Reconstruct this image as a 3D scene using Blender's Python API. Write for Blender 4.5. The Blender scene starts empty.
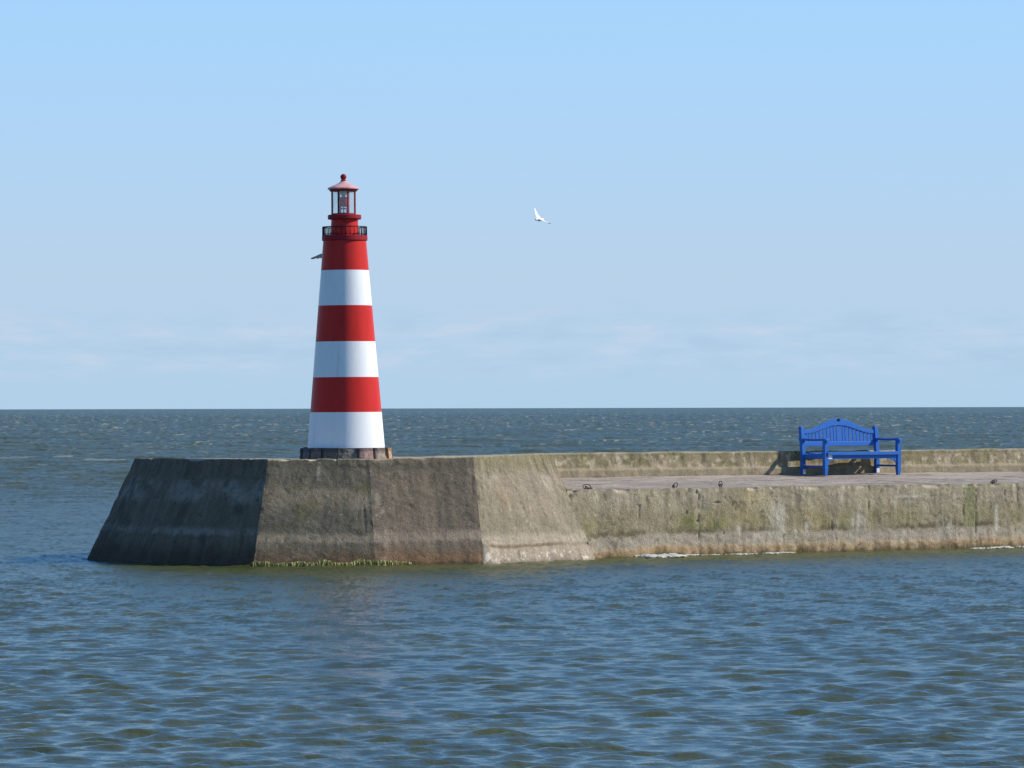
import bpy, bmesh, math, random
import numpy as np
from mathutils import Vector, Matrix

random.seed(7)
RNG = np.random.default_rng(11)
SC = bpy.context.scene
COL = SC.collection
PI = math.pi
R = math.radians

F = 3850.0          # focal length in pixels of the 1024 wide picture
CAMZ = 2.6          # eye height above the water


def at(px, Y):
    """x of a point seen in picture column px at distance Y (only used to survey the site)"""
    return (px - 512.0) / F * Y


def height(px, py, Y):
    yh = 409.3 - 2.45 * px / 1024.0
    return CAMZ + (yh - py) / F * Y


# ------------------------------------------------------------------ helpers
def tag(o, label=None, cat=None, group=None, kind=None):
    if label: o['label'] = label
    if cat: o['category'] = cat
    if group: o['group'] = group
    if kind: o['kind'] = kind
    return o


def empty(name, loc, rz=0.0):
    o = bpy.data.objects.new(name, None)
    COL.objects.link(o)
    o.location = loc
    o.rotation_euler = (0, 0, rz)
    o.empty_display_size = 0.2
    return o


def link_mesh(name, me, parent=None):
    o = bpy.data.objects.new(name, me)
    COL.objects.link(o)
    if parent: o.parent = parent
    return o


TINT = {'pier_head': (1.12, 1.02, 0.88), 'quay_wall': (1.46, 1.36, 1.30), 'deck': (1.40, 1.29, 1.12), 'parapet': (1.22, 1.14, 1.04)}   # overall tone of each casting of concrete


def arr_obj(name, verts, faces, mats, parent=None, smooth=False, colors=None, fmat=None):
    """object from numpy vertices and a list / array of faces, with an optional colour per vertex"""
    me = bpy.data.meshes.new(name)
    me.from_pydata([tuple(v) for v in verts], [], [tuple(int(i) for i in f) for f in faces])
    for m in mats: me.materials.append(m)
    if colors is not None:
        a = me.color_attributes.new('stain', 'FLOAT_COLOR', 'POINT')
        c4 = np.ones((len(verts), 4), np.float32)
        c4[:, :3] = colors * np.array(TINT.get(name, (1, 1, 1)))
        a.data.foreach_set('color', c4.ravel())
    if fmat is not None:
        me.polygons.foreach_set('material_index', np.array(fmat, np.int32))
    if smooth:
        me.polygons.foreach_set('use_smooth', np.ones(len(me.polygons), bool))
    me.update()
    return link_mesh(name, me, parent)


def bm_obj(name, bm, mats, parent=None, smooth=False):
    me = bpy.data.meshes.new(name)
    bmesh.ops.recalc_face_normals(bm, faces=bm.faces[:])
    bm.to_mesh(me)
    bm.free()
    for m in (mats if isinstance(mats, (list, tuple)) else [mats]): me.materials.append(m)
    if smooth:
        me.polygons.foreach_set('use_smooth', np.ones(len(me.polygons), bool))
    return link_mesh(name, me, parent)


def add_box(bm, c, s, rot=None, bevel=0.0, mat=0):
    m = Matrix.Translation(c) @ (rot.to_4x4() if rot is not None else Matrix()) @ Matrix.Diagonal((s[0], s[1], s[2], 1))
    r = bmesh.ops.create_cube(bm, size=1.0, matrix=m)
    vs = r['verts']
    if bevel > 0:
        es = {e for v in vs for e in v.link_edges}
        g = bmesh.ops.bevel(bm, geom=list(es), offset=bevel, segments=2, affect='EDGES', profile=0.6)
        fs = g['faces']
    for v in vs:
        if v.is_valid:
            for f in v.link_faces: f.material_index = mat
    return vs


def add_tube(bm, pts, r, n=8, closed=False, caps=True):
    """tube of radius r (number or list) along points"""
    pts = [Vector(p) for p in pts]
    k = len(pts)
    rings = []
    for i, p in enumerate(pts):
        if closed:
            t = pts[(i + 1) % k] - pts[i - 1]
        else:
            t = pts[min(i + 1, k - 1)] - pts[max(i - 1, 0)]
        t.normalize()
        up = Vector((0, 0, 1)) if abs(t.z) < 0.9 else Vector((1, 0, 0))
        a = t.cross(up).normalized()
        b = a.cross(t)
        rr = r[i] if isinstance(r, (list, tuple)) else r
        rings.append([bm.verts.new(p + a * (rr * math.cos(2 * PI * j / n)) + b * (rr * math.sin(2 * PI * j / n))) for j in range(n)])
    for i in range(k if closed else k - 1):
        A, B = rings[i], rings[(i + 1) % k]
        for j in range(n):
            bm.faces.new((A[j], A[(j + 1) % n], B[(j + 1) % n], B[j]))
    if not closed and caps:
        bm.faces.new(rings[0][::-1])
        bm.faces.new(rings[-1])


def add_lathe(bm, prof, n=48, mat=0, c=(0, 0), mats=None):
    """profile of (radius, z) turned round the z axis; closes where radius is 0"""
    rings = []
    for (r, z) in prof:
        if r < 1e-6:
            rings.append([bm.verts.new((c[0], c[1], z))])
        else:
            rings.append([bm.verts.new((c[0] + r * math.cos(2 * PI * j / n), c[1] + r * math.sin(2 * PI * j / n), z)) for j in range(n)])
    for i in range(len(rings) - 1):
        A, B = rings[i], rings[i + 1]
        mi = mats[i] if mats else mat
        for j in range(n):
            k = (j + 1) % n
            if len(A) == 1 and len(B) == 1: continue
            if len(A) == 1: f = bm.faces.new((A[0], B[j], B[k]))
            elif len(B) == 1: f = bm.faces.new((A[j], A[k], B[0]))
            else: f = bm.faces.new((A[j], A[k], B[k], B[j]))
            f.material_index = mi
    return rings


# ------------------------------------------------------------------ numpy noise
def _hash(ix, iy, iz, seed):
    h = (ix * 374761393 + iy * 668265263 + iz * 2147483647 + seed * 1274126177) & 0xFFFFFFFF
    h = ((h ^ (h >> 13)) * 1274126177) & 0xFFFFFFFF
    h = ((h ^ (h >> 16)) * 2246822519) & 0xFFFFFFFF
    return ((h ^ (h >> 15)) & 0xFFFFFF) / float(0xFFFFFF)


def vnoise(x, y, z=0.0, seed=0):
    x, y, z = np.broadcast_arrays(np.asarray(x, float), np.asarray(y, float), np.asarray(z, float))
    x0, y0, z0 = np.floor(x).astype(np.int64), np.floor(y).astype(np.int64), np.floor(z).astype(np.int64)
    fx, fy, fz = x - x0, y - y0, z - z0
    fx, fy, fz = [f * f * (3 - 2 * f) for f in (fx, fy, fz)]
    out = 0
    for dx in (0, 1):
        for dy in (0, 1):
            for dz in (0, 1):
                w = (fx if dx else 1 - fx) * (fy if dy else 1 - fy) * (fz if dz else 1 - fz)
                out = out + w * _hash(x0 + dx, y0 + dy, z0 + dz, seed)
    return out


def fbm(x, y, z=0.0, seed=0, oct=4, gain=0.5):
    s, a, t = 0.0, 1.0, 0.0
    for i in range(oct):
        s = s + a * vnoise(np.asarray(x) * 2 ** i, np.asarray(y) * 2 ** i, np.asarray(z) * 2 ** i, seed + 17 * i)
        t += a
        a *= gain
    return s / t          # 0..1, mean .5


def ss(a, b, x):
    t = np.clip((x - a) / (b - a), 0, 1)
    return t * t * (3 - 2 * t)


def mixc(c, col, m):
    return c * (1 - m[..., None]) + np.array(col) * m[..., None]


# ------------------------------------------------------------------ materials
def new_mat(name):
    m = bpy.data.materials.new(name)
    m.use_nodes = True
    nt = m.node_tree
    return m, nt, nt.nodes['Principled BSDF']


def N(nt, typ, **kw):
    n = nt.nodes.new(typ)
    for k, v in kw.items():
        if k.startswith('i_'):
            n.inputs[k[2:].replace('_', ' ')].default_value = v
        else:
            setattr(n, k, v)
    return n


def set_ramp(node, stops):
    el = node.color_ramp.elements
    while len(el) > 1: el.remove(el[-1])
    el[0].position = stops[0][0]
    el[0].color = (*stops[0][1], 1)
    for p_, c_ in stops[1:]:
        e_ = el.new(p_)
        e_.color = (*c_, 1)


def concrete_mat(name, gain=1.0, rough=0.9):
    """colour comes from the weather stains stored on the mesh, times fine grain"""
    m, nt, b = new_mat(name)
    L = nt.links.new
    at_ = N(nt, 'ShaderNodeAttribute', attribute_name='stain')
    tc = N(nt, 'ShaderNodeTexCoord')
    n1 = N(nt, 'ShaderNodeTexNoise', i_Scale=38.0, i_Detail=6.0, i_Roughness=0.7)
    n2 = N(nt, 'ShaderNodeTexNoise', i_Scale=9.0, i_Detail=4.0)
    L(tc.outputs['Object'], n1.inputs['Vector'])
    L(tc.outputs['Object'], n2.inputs['Vector'])
    r1 = N(nt, 'ShaderNodeMapRange'); r1.inputs['From Min'].default_value = 0.3; r1.inputs['From Max'].default_value = 0.7
    r1.inputs['To Min'].default_value = 0.68 * gain; r1.inputs['To Max'].default_value = 1.3 * gain
    L(n1.outputs['Fac'], r1.inputs['Value'])
    mx = N(nt, 'ShaderNodeMix', data_type='RGBA', blend_type='MULTIPLY')
    mx.inputs['Factor'].default_value = 1.0
    L(at_.outputs['Color'], mx.inputs['A'])
    L(r1.outputs['Result'], mx.inputs['B'])
    L(mx.outputs['Result'], b.inputs['Base Color'])
    b.inputs['Roughness'].default_value = rough
    b.inputs['Specular IOR Level'].default_value = 0.25
    ad = N(nt, 'ShaderNodeMath', operation='ADD')
    L(n1.outputs['Fac'], ad.inputs[0]); L(n2.outputs['Fac'], ad.inputs[1])
    bp = N(nt, 'ShaderNodeBump', i_Strength=0.7, i_Distance=0.02)
    L(ad.outputs[0], bp.inputs['Height'])
    L(bp.outputs['Normal'], b.inputs['Normal'])
    return m


def paint_mat(name, col, rough=0.4, var=0.12, scale=6.0, dirt=None, bump=0.15, streak=True):
    """brushed or weathered paint: slow colour variation, faint run marks, slight relief"""
    m, nt, b = new_mat(name)
    L = nt.links.new
    tc = N(nt, 'ShaderNodeTexCoord')
    mp = N(nt, 'ShaderNodeMapping')
    mp.inputs['Scale'].default_value = (1, 1, 0.25 if streak else 1)
    L(tc.outputs['Object'], mp.inputs['Vector'])
    n1 = N(nt, 'ShaderNodeTexNoise', i_Scale=scale, i_Detail=6.0, i_Roughness=0.65)
    L(mp.outputs['Vector'], n1.inputs['Vector'])
    cr = N(nt, 'ShaderNodeValToRGB')
    c = np.array(col)
    d = np.array(dirt) if dirt is not None else c * (1 - 2 * var)
    cr.color_ramp.elements[0].position = 0.25
    cr.color_ramp.elements[0].color = (*d, 1)
    cr.color_ramp.elements[1].position = 0.55
    cr.color_ramp.elements[1].color = (*c, 1)
    L(n1.outputs['Fac'], cr.inputs['Fac'])
    L(cr.outputs['Color'], b.inputs['Base Color'])
    b.inputs['Roughness'].default_value = rough
    b.inputs['Specular IOR Level'].default_value = 0.09
    n2 = N(nt, 'ShaderNodeTexNoise', i_Scale=scale * 7, i_Detail=3.0)
    L(tc.outputs['Object'], n2.inputs['Vector'])
    bp = N(nt, 'ShaderNodeBump', i_Strength=bump, i_Distance=0.01)
    L(n2.outputs['Fac'], bp.inputs['Height'])
    L(bp.outputs['Normal'], b.inputs['Normal'])
    return m


def add_runs(m, col, amount=0.5):
    """thin vertical runs of rust or dirt over a paint"""
    nt = m.node_tree
    b = nt.nodes['Principled BSDF']
    src = b.inputs['Base Color'].links[0].from_socket
    tc = N(nt, 'ShaderNodeTexCoord')
    mp = N(nt, 'ShaderNodeMapping'); mp.inputs['Scale'].default_value = (16, 16, 0.9)
    nt.links.new(tc.outputs['Object'], mp.inputs['Vector'])
    n = N(nt, 'ShaderNodeTexNoise', i_Scale=1.0, i_Detail=5.0, i_Roughness=0.6)
    nt.links.new(mp.outputs['Vector'], n.inputs['Vector'])
    r = N(nt, 'ShaderNodeMapRange', interpolation_type='SMOOTHSTEP')
    r.inputs['From Min'].default_value = 0.56; r.inputs['From Max'].default_value = 0.80
    r.inputs['To Max'].default_value = amount
    nt.links.new(n.outputs['Fac'], r.inputs['Value'])
    mx = N(nt, 'ShaderNodeMix', data_type='RGBA')
    nt.links.new(r.outputs['Result'], mx.inputs['Factor'])
    nt.links.new(src, mx.inputs['A'])
    mx.inputs['B'].default_value = (*col, 1)
    nt.links.new(mx.outputs['Result'], b.inputs['Base Color'])


M_CONC = concrete_mat('weathered_concrete')
M_STONE = concrete_mat('plinth_stone')
M_RED = paint_mat('red_gloss_paint', (0.56, 0.030, 0.024), 0.38, 0.1, 4.0)
M_WHITE = paint_mat('white_gloss_paint', (0.80, 0.80, 0.79), 0.38, 0.04, 4.0)
add_runs(M_WHITE, (0.52, 0.48, 0.42), 0.45)
add_runs(M_RED, (0.34, 0.05, 0.045), 0.5)
M_ROOF = paint_mat('faded_red_roof_paint', (0.66, 0.36, 0.33), 0.42, 0.2, 9.0, dirt=(0.50, 0.17, 0.15), streak=False)
M_DARK = paint_mat('dark_railing_paint', (0.035, 0.018, 0.022), 0.5, 0.2, 9.0)
M_DRED = paint_mat('dull_red_paint', (0.30, 0.022, 0.030), 0.5, 0.15, 6.0)
M_GREY = paint_mat('galvanised_metal', (0.30, 0.31, 0.32), 0.45, 0.15, 12.0)
M_BLUE = paint_mat('blue_bench_paint', (0.034, 0.138, 0.45), 0.4, 0.1, 9.0, dirt=(0.055, 0.155, 0.40), bump=0.3, streak=False)
M_CAP = paint_mat('white_plastic', (0.72, 0.72, 0.70), 0.5, 0.08, 20.0)
M_BLACK = paint_mat('black_plaque', (0.02, 0.02, 0.025), 0.4, 0.1, 20.0)
M_IRON = paint_mat('rusty_iron', (0.13, 0.09, 0.08), 0.85, 0.2, 30.0, dirt=(0.06, 0.04, 0.035), bump=0.6, streak=False)


def glass_mat():
    m, nt, b = new_mat('lantern_glass')
    L = nt.links.new
    out = nt.nodes['Material Output']
    tr = N(nt, 'ShaderNodeBsdfTransparent'); tr.inputs['Color'].default_value = (0.97, 0.98, 0.985, 1)
    df = N(nt, 'ShaderNodeBsdfDiffuse'); df.inputs['Color'].default_value = (0.7, 0.71, 0.72, 1)
    gl = N(nt, 'ShaderNodeBsdfGlossy'); gl.inputs['Roughness'].default_value = 0.06
    n1 = N(nt, 'ShaderNodeTexNoise', i_Scale=14.0, i_Detail=4.0)
    rm = N(nt, 'ShaderNodeMapRange'); rm.inputs['To Min'].default_value = 0.04; rm.inputs['To Max'].default_value = 0.14
    L(n1.outputs['Fac'], rm.inputs['Value'])
    a = N(nt, 'ShaderNodeMixShader'); L(rm.outputs['Result'], a.inputs['Fac'])
    L(tr.outputs[0], a.inputs[1]); L(df.outputs[0], a.inputs[2])
    c = N(nt, 'ShaderNodeMixShader'); c.inputs['Fac'].default_value = 0.05
    L(a.outputs[0], c.inputs[1]); L(gl.outputs[0], c.inputs[2])
    L(c.outputs[0], out.inputs['Surface'])
    return m


M_GLASS = glass_mat()

# ------------------------------------------------------------------ camera
cam = bpy.data.cameras.new('camera')
cam.sensor_width = 36.0
cam.lens = F / 1024.0 * 36.0
cam.shift_y = 24.0 / 1024.0
cam.clip_start = 0.5
cam.clip_end = 90000.0
co = bpy.data.objects.new('camera', cam)
COL.objects.link(co)
co.matrix_world = Matrix.Translation((0, 0, CAMZ)) @ Matrix.Rotation(R(90), 4, 'X') @ Matrix.Rotation(R(-0.137), 4, 'Z')
SC.camera = co

# ------------------------------------------------------------------ light and sky
SUN_EL, SUN_AZ = R(37), R(86)          # azimuth clockwise from +Y: low to the right, a little behind the pier
sdir = Vector((math.sin(SUN_AZ) * math.cos(SUN_EL), math.cos(SUN_AZ) * math.cos(SUN_EL), math.sin(SUN_EL)))
sl = bpy.data.lights.new('sun', 'SUN')
sl.energy = 5.0
sl.angle = R(0.53)
sl.color = (1.0, 0.95, 0.87)
so = bpy.data.objects.new('sun', sl)
COL.objects.link(so)
so.rotation_euler = (-sdir).to_track_quat('-Z', 'Y').to_euler()
so.location = sdir * 60

w = bpy.data.worlds.new('World')
SC.world = w
w.use_nodes = True
nt = w.node_tree
L = nt.links.new
bg = nt.nodes['Background']
sky = N(nt, 'ShaderNodeTexSky', sky_type='NISHITA')
sky.sun_disc = False
sky.sun_elevation = SUN_EL
sky.sun_rotation = SUN_AZ
sky.air_density = 1.05
sky.dust_density = 0.0
sky.ozone_density = 7.0
sky.altitude = 0.0
# faint far clouds in a low band of the sky: pale streaks whose place depends on direction only
tc = N(nt, 'ShaderNodeTexCoord')
mp = N(nt, 'ShaderNodeMapping')
mp.inputs['Scale'].default_value = (48, 48, 230)
# hazy maritime air: the low sky keeps the colour it has a few degrees up
sv = N(nt, 'ShaderNodeSeparateXYZ'); L(tc.outputs['Generated'], sv.inputs[0])
az_ = N(nt, 'ShaderNodeMath', operation='ABSOLUTE'); L(sv.outputs['Z'], az_.inputs[0])
lift = N(nt, 'ShaderNodeMath', operation='MULTIPLY_ADD'); lift.inputs[1].default_value = 0.9; lift.inputs[2].default_value = 0.095
L(az_.outputs[0], lift.inputs[0])
cv = N(nt, 'ShaderNodeCombineXYZ')
L(sv.outputs['X'], cv.inputs['X']); L(sv.outputs['Y'], cv.inputs['Y']); L(lift.outputs[0], cv.inputs['Z'])
nv_ = N(nt, 'ShaderNodeVectorMath', operation='NORMALIZE'); L(cv.outputs[0], nv_.inputs[0])
L(nv_.outputs[0], sky.inputs['Vector'])
L(tc.outputs['Generated'], mp.inputs['Vector'])
cn = N(nt, 'ShaderNodeTexNoise', i_Scale=1.0, i_Detail=6.0, i_Roughness=0.55)
L(mp.outputs['Vector'], cn.inputs['Vector'])
cr = N(nt, 'ShaderNodeMapRange', interpolation_type='SMOOTHSTEP')
cr.inputs['From Min'].default_value = 0.47; cr.inputs['From Max'].default_value = 0.72
cr.inputs['To Max'].default_value = 0.6
L(cn.outputs['Fac'], cr.inputs['Value'])
sx = N(nt, 'ShaderNodeSeparateXYZ'); L(tc.outputs['Generated'], sx.inputs[0])
b1 = N(nt, 'ShaderNodeMapRange', interpolation_type='SMOOTHSTEP')
b1.inputs['From Min'].default_value = 0.005; b1.inputs['From Max'].default_value = 0.014
L(sx.outputs['Z'], b1.inputs['Value'])
b2 = N(nt, 'ShaderNodeMapRange', interpolation_type='SMOOTHSTEP')
b2.inputs['From Min'].default_value = 0.030; b2.inputs['From Max'].default_value = 0.018
L(sx.outputs['Z'], b2.inputs['Value'])
m1 = N(nt, 'ShaderNodeMath', operation='MULTIPLY'); L(b1.outputs[0], m1.inputs[0]); L(b2.outputs[0], m1.inputs[1])
m2 = N(nt, 'ShaderNodeMath', operation='MULTIPLY'); L(m1.outputs[0], m2.inputs[0]); L(cr.outputs[0], m2.inputs[1])
cm = N(nt, 'ShaderNodeMix', data_type='RGBA')
L(m2.outputs[0], cm.inputs['Factor'])
cm.inputs['B'].default_value = (3.75, 4.25, 5.1, 1)
hz = N(nt, 'ShaderNodeValToRGB')
hz.color_ramp.interpolation = 'LINEAR'
set_ramp(hz, [(0.0, (.97,) * 3), (0.05, (.90,) * 3), (0.108, (.76,) * 3), (0.2, (0.72,) * 3), (0.4, (0.5,) * 3), (0.75, (0.0,) * 3)])
L(az_.outputs[0], hz.inputs['Fac'])
hm = N(nt, 'ShaderNodeMix', data_type='RGBA')
L(hz.outputs['Color'], hm.inputs['Factor'])
L(sky.outputs['Color'], hm.inputs['A'])
hc = N(nt, 'ShaderNodeValToRGB')                          # sea haze in the low sky
set_ramp(hc, [(p_, tuple(v_ / 8 for v_ in c_)) for p_, c_ in ((0.0, (2.72, 3.88, 5.0)), (0.035, (3.05, 4.0, 5.05)), (0.105, (2.62, 4.38, 6.25)), (0.2, (0.9, 3.1, 6.6)), (0.4, (0.4, 2.0, 5.6)))])
L(az_.outputs[0], hc.inputs['Fac'])
h8 = N(nt, 'ShaderNodeVectorMath', operation='SCALE'); h8.inputs['Scale'].default_value = 8.0
L(hc.outputs['Color'], h8.inputs[0])
L(h8.outputs[0], hm.inputs['B'])
L(hm.outputs['Result'], cm.inputs['A'])
dk = N(nt, 'ShaderNodeMapRange', interpolation_type='SMOOTHSTEP')
dk.inputs['From Min'].default_value = 0.50; dk.inputs['From Max'].default_value = 0.30; dk.inputs['To Max'].default_value = 0.75
L(cn.outputs['Fac'], dk.inputs['Value'])
m3 = N(nt, 'ShaderNodeMath', operation='MULTIPLY'); L(m1.outputs[0], m3.inputs[0]); L(dk.outputs[0], m3.inputs[1])
cm2 = N(nt, 'ShaderNodeMix', data_type='RGBA')
L(m3.outputs[0], cm2.inputs['Factor'])
L(cm.outputs['Result'], cm2.inputs['A'])
cm2.inputs['B'].default_value = (2.65, 3.65, 4.85, 1)
L(cm2.outputs['Result'], bg.inputs['Color'])
SKY_STRENGTH = 0.15
bg.inputs['Strength'].default_value = SKY_STRENGTH
SC.view_settings.view_transform = 'Standard'
SC.view_settings.look = 'None'
SC.view_settings.exposure = 0.1
SC.view_settings.gamma = 1.0
SC.cycles.max_bounces = 8
SC.cycles.use_denoising = True
SC.cycles.denoiser = 'OPENIMAGEDENOISE'
SC.cycles.denoising_input_passes = 'RGB_ALBEDO_NORMAL'
SC.cycles.denoising_prefilter = 'ACCURATE'

# ------------------------------------------------------------------ site survey: pier plan
TH = R(31.4)                                    # the pier runs away to the right
DV = np.array([math.cos(TH), math.sin(TH)])     # along the pier
NV = np.array([math.sin(TH), -math.cos(TH)])    # out of the quay wall, towards the camera
ZTOP = 1.76                                     # top of pier head and parapet
ZD0, ZD1 = 1.19, 1.31                           # deck: front edge, foot of the parapet
DECK_W = 4.4


def ray_line(px, p, ang):
    """where the sight line of column px meets the line through p running at angle ang"""
    k = (px - 512.0) / F
    d = (math.cos(ang), math.sin(ang))
    # x = k*y ; p + t d
    t = (k * p[1] - p[0]) / (d[0] - k * d[1])
    return np.array([p[0] + t * d[0], p[1] + t * d[1]])


PHI = dict(A1=R(-55), A2=R(-34), B=R(10), C=R(18), D=R(42))
Y3 = 63.75
F3 = np.array([at(375, Y3), Y3])
F4 = ray_line(484, F3, PHI['C'])
F5 = ray_line(595, F4, PHI['D'])
F2 = ray_line(252, F3, PHI['B'])
F1 = ray_line(146, F2, PHI['A2'])
F0 = ray_line(86, F1, PHI['A1'])
T3 = np.array([at(369, Y3 + 0.62), Y3 + 0.62])
T4 = ray_line(473, T3, PHI['C'])
T5 = ray_line(552, T4, PHI['D'])
T2 = ray_line(268, T3, PHI['B'])
T1 = ray_line(183, T2, PHI['A2'])
T0 = ray_line(135, T1, PHI['A1'])
E_DIR = np.array([math.cos(R(96)), math.sin(R(96))])
FOOT = [F0, F1, F2, F3, F4, F5, F5 + 6.6 * E_DIR, np.array([-3.6, 73.6]), F0 + np.array([1.9, 5.0]), F0 + np.array([0.42, 2.2])]
TOPV = [T0, T1, T2, T3, T4, T5, T5 + 6.0 * E_DIR, np.array([-3.6, 72.9]), T0 + np.array([1.7, 4.4]), T0 + np.array([0.42, 2.1])]
W0 = F5 - 0.40 * NV                             # a point of the quay wall's face
CEN = np.mean(np.array(TOPV[:8]), axis=0)
print('F', [tuple(np.round(v, 2)) for v in FOOT[:6]])
print('T', [tuple(np.round(v, 2)) for v in TOPV[:6]])


def jitter(p, amp=0.012):
    """worn surface: one displacement field for all concrete so that neighbours stay joined"""
    d = np.empty_like(p)
    for k in range(3):
        d[:, k] = (fbm(p[:, 0] * 4, p[:, 1] * 4, p[:, 2] * 4, 50 + k * 9, 3) - 0.5) * 2 * amp \
            + (vnoise(p[:, 0] * 22, p[:, 1] * 22, p[:, 2] * 22, 150 + k) - 0.5) * amp * 0.8
    return p + d


def grid(bl, br, tr, tl, step):
    bl, br, tr, tl = [np.array(v, float) for v in (bl, br, tr, tl)]
    nu = max(2, int(max(np.linalg.norm(br - bl), np.linalg.norm(tr - tl)) / step) + 1)
    nv = max(2, int(max(np.linalg.norm(tl - bl), np.linalg.norm(tr - br)) / step) + 1)
    u = np.linspace(0, 1, nu)[None, :, None]
    v = np.linspace(0, 1, nv)[:, None, None]
    P = (bl * (1 - u) + br * u) * (1 - v) + (tl * (1 - u) + tr * u) * v
    idx = np.arange(nu * nv).reshape(nv, nu)
    fc = np.stack([idx[:-1, :-1], idx[:-1, 1:], idx[1:, 1:], idx[1:, :-1]], -1).reshape(-1, 4)
    wid = np.linalg.norm(br - bl)
    U = np.broadcast_to(u[..., 0] * wid, (nv, nu)).ravel()
    return P.reshape(-1, 3), fc, U, nu, nv


pier = empty('concrete_pier', (0, 0, 0))
tag(pier, 'long weathered concrete pier with a sloping many-sided head, low parapet and green-stained quay wall', 'pier')


def streaks(u, z, seed, fine=14.0, stretch=1.2):
    return fbm(u * fine, z * stretch, 3.3, seed, 4)


def drip(u, z, z0, seed, dens=3.0, length=0.5):
    """run-off marks that start at height z0 and hang down by a random length"""
    k = vnoise(u * dens * 6, 0.5, 0, seed)
    ln = length * vnoise(u * dens * 3, 7.5, 0, seed + 3)
    return ss(0.6, 0.85, k) * ss(0, 0.05, z0 - z) * (1 - ss(ln * 0.6, ln + 0.05, z0 - z))


def speck(u, z, seed, scale=16.0, lo=0.8):
    return ss(lo, lo + 0.08, vnoise(u * scale, z * scale, 0, seed) * 0.7 + 0.3 * vnoise(u * scale * 2.7, z * scale * 2.7, 1, seed + 5))


RISE = [0, 0, 0, 0, 0.022, 0.065, 0.07, 0, 0, 0]     # the rim climbs a little to meet the parapet
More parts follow.
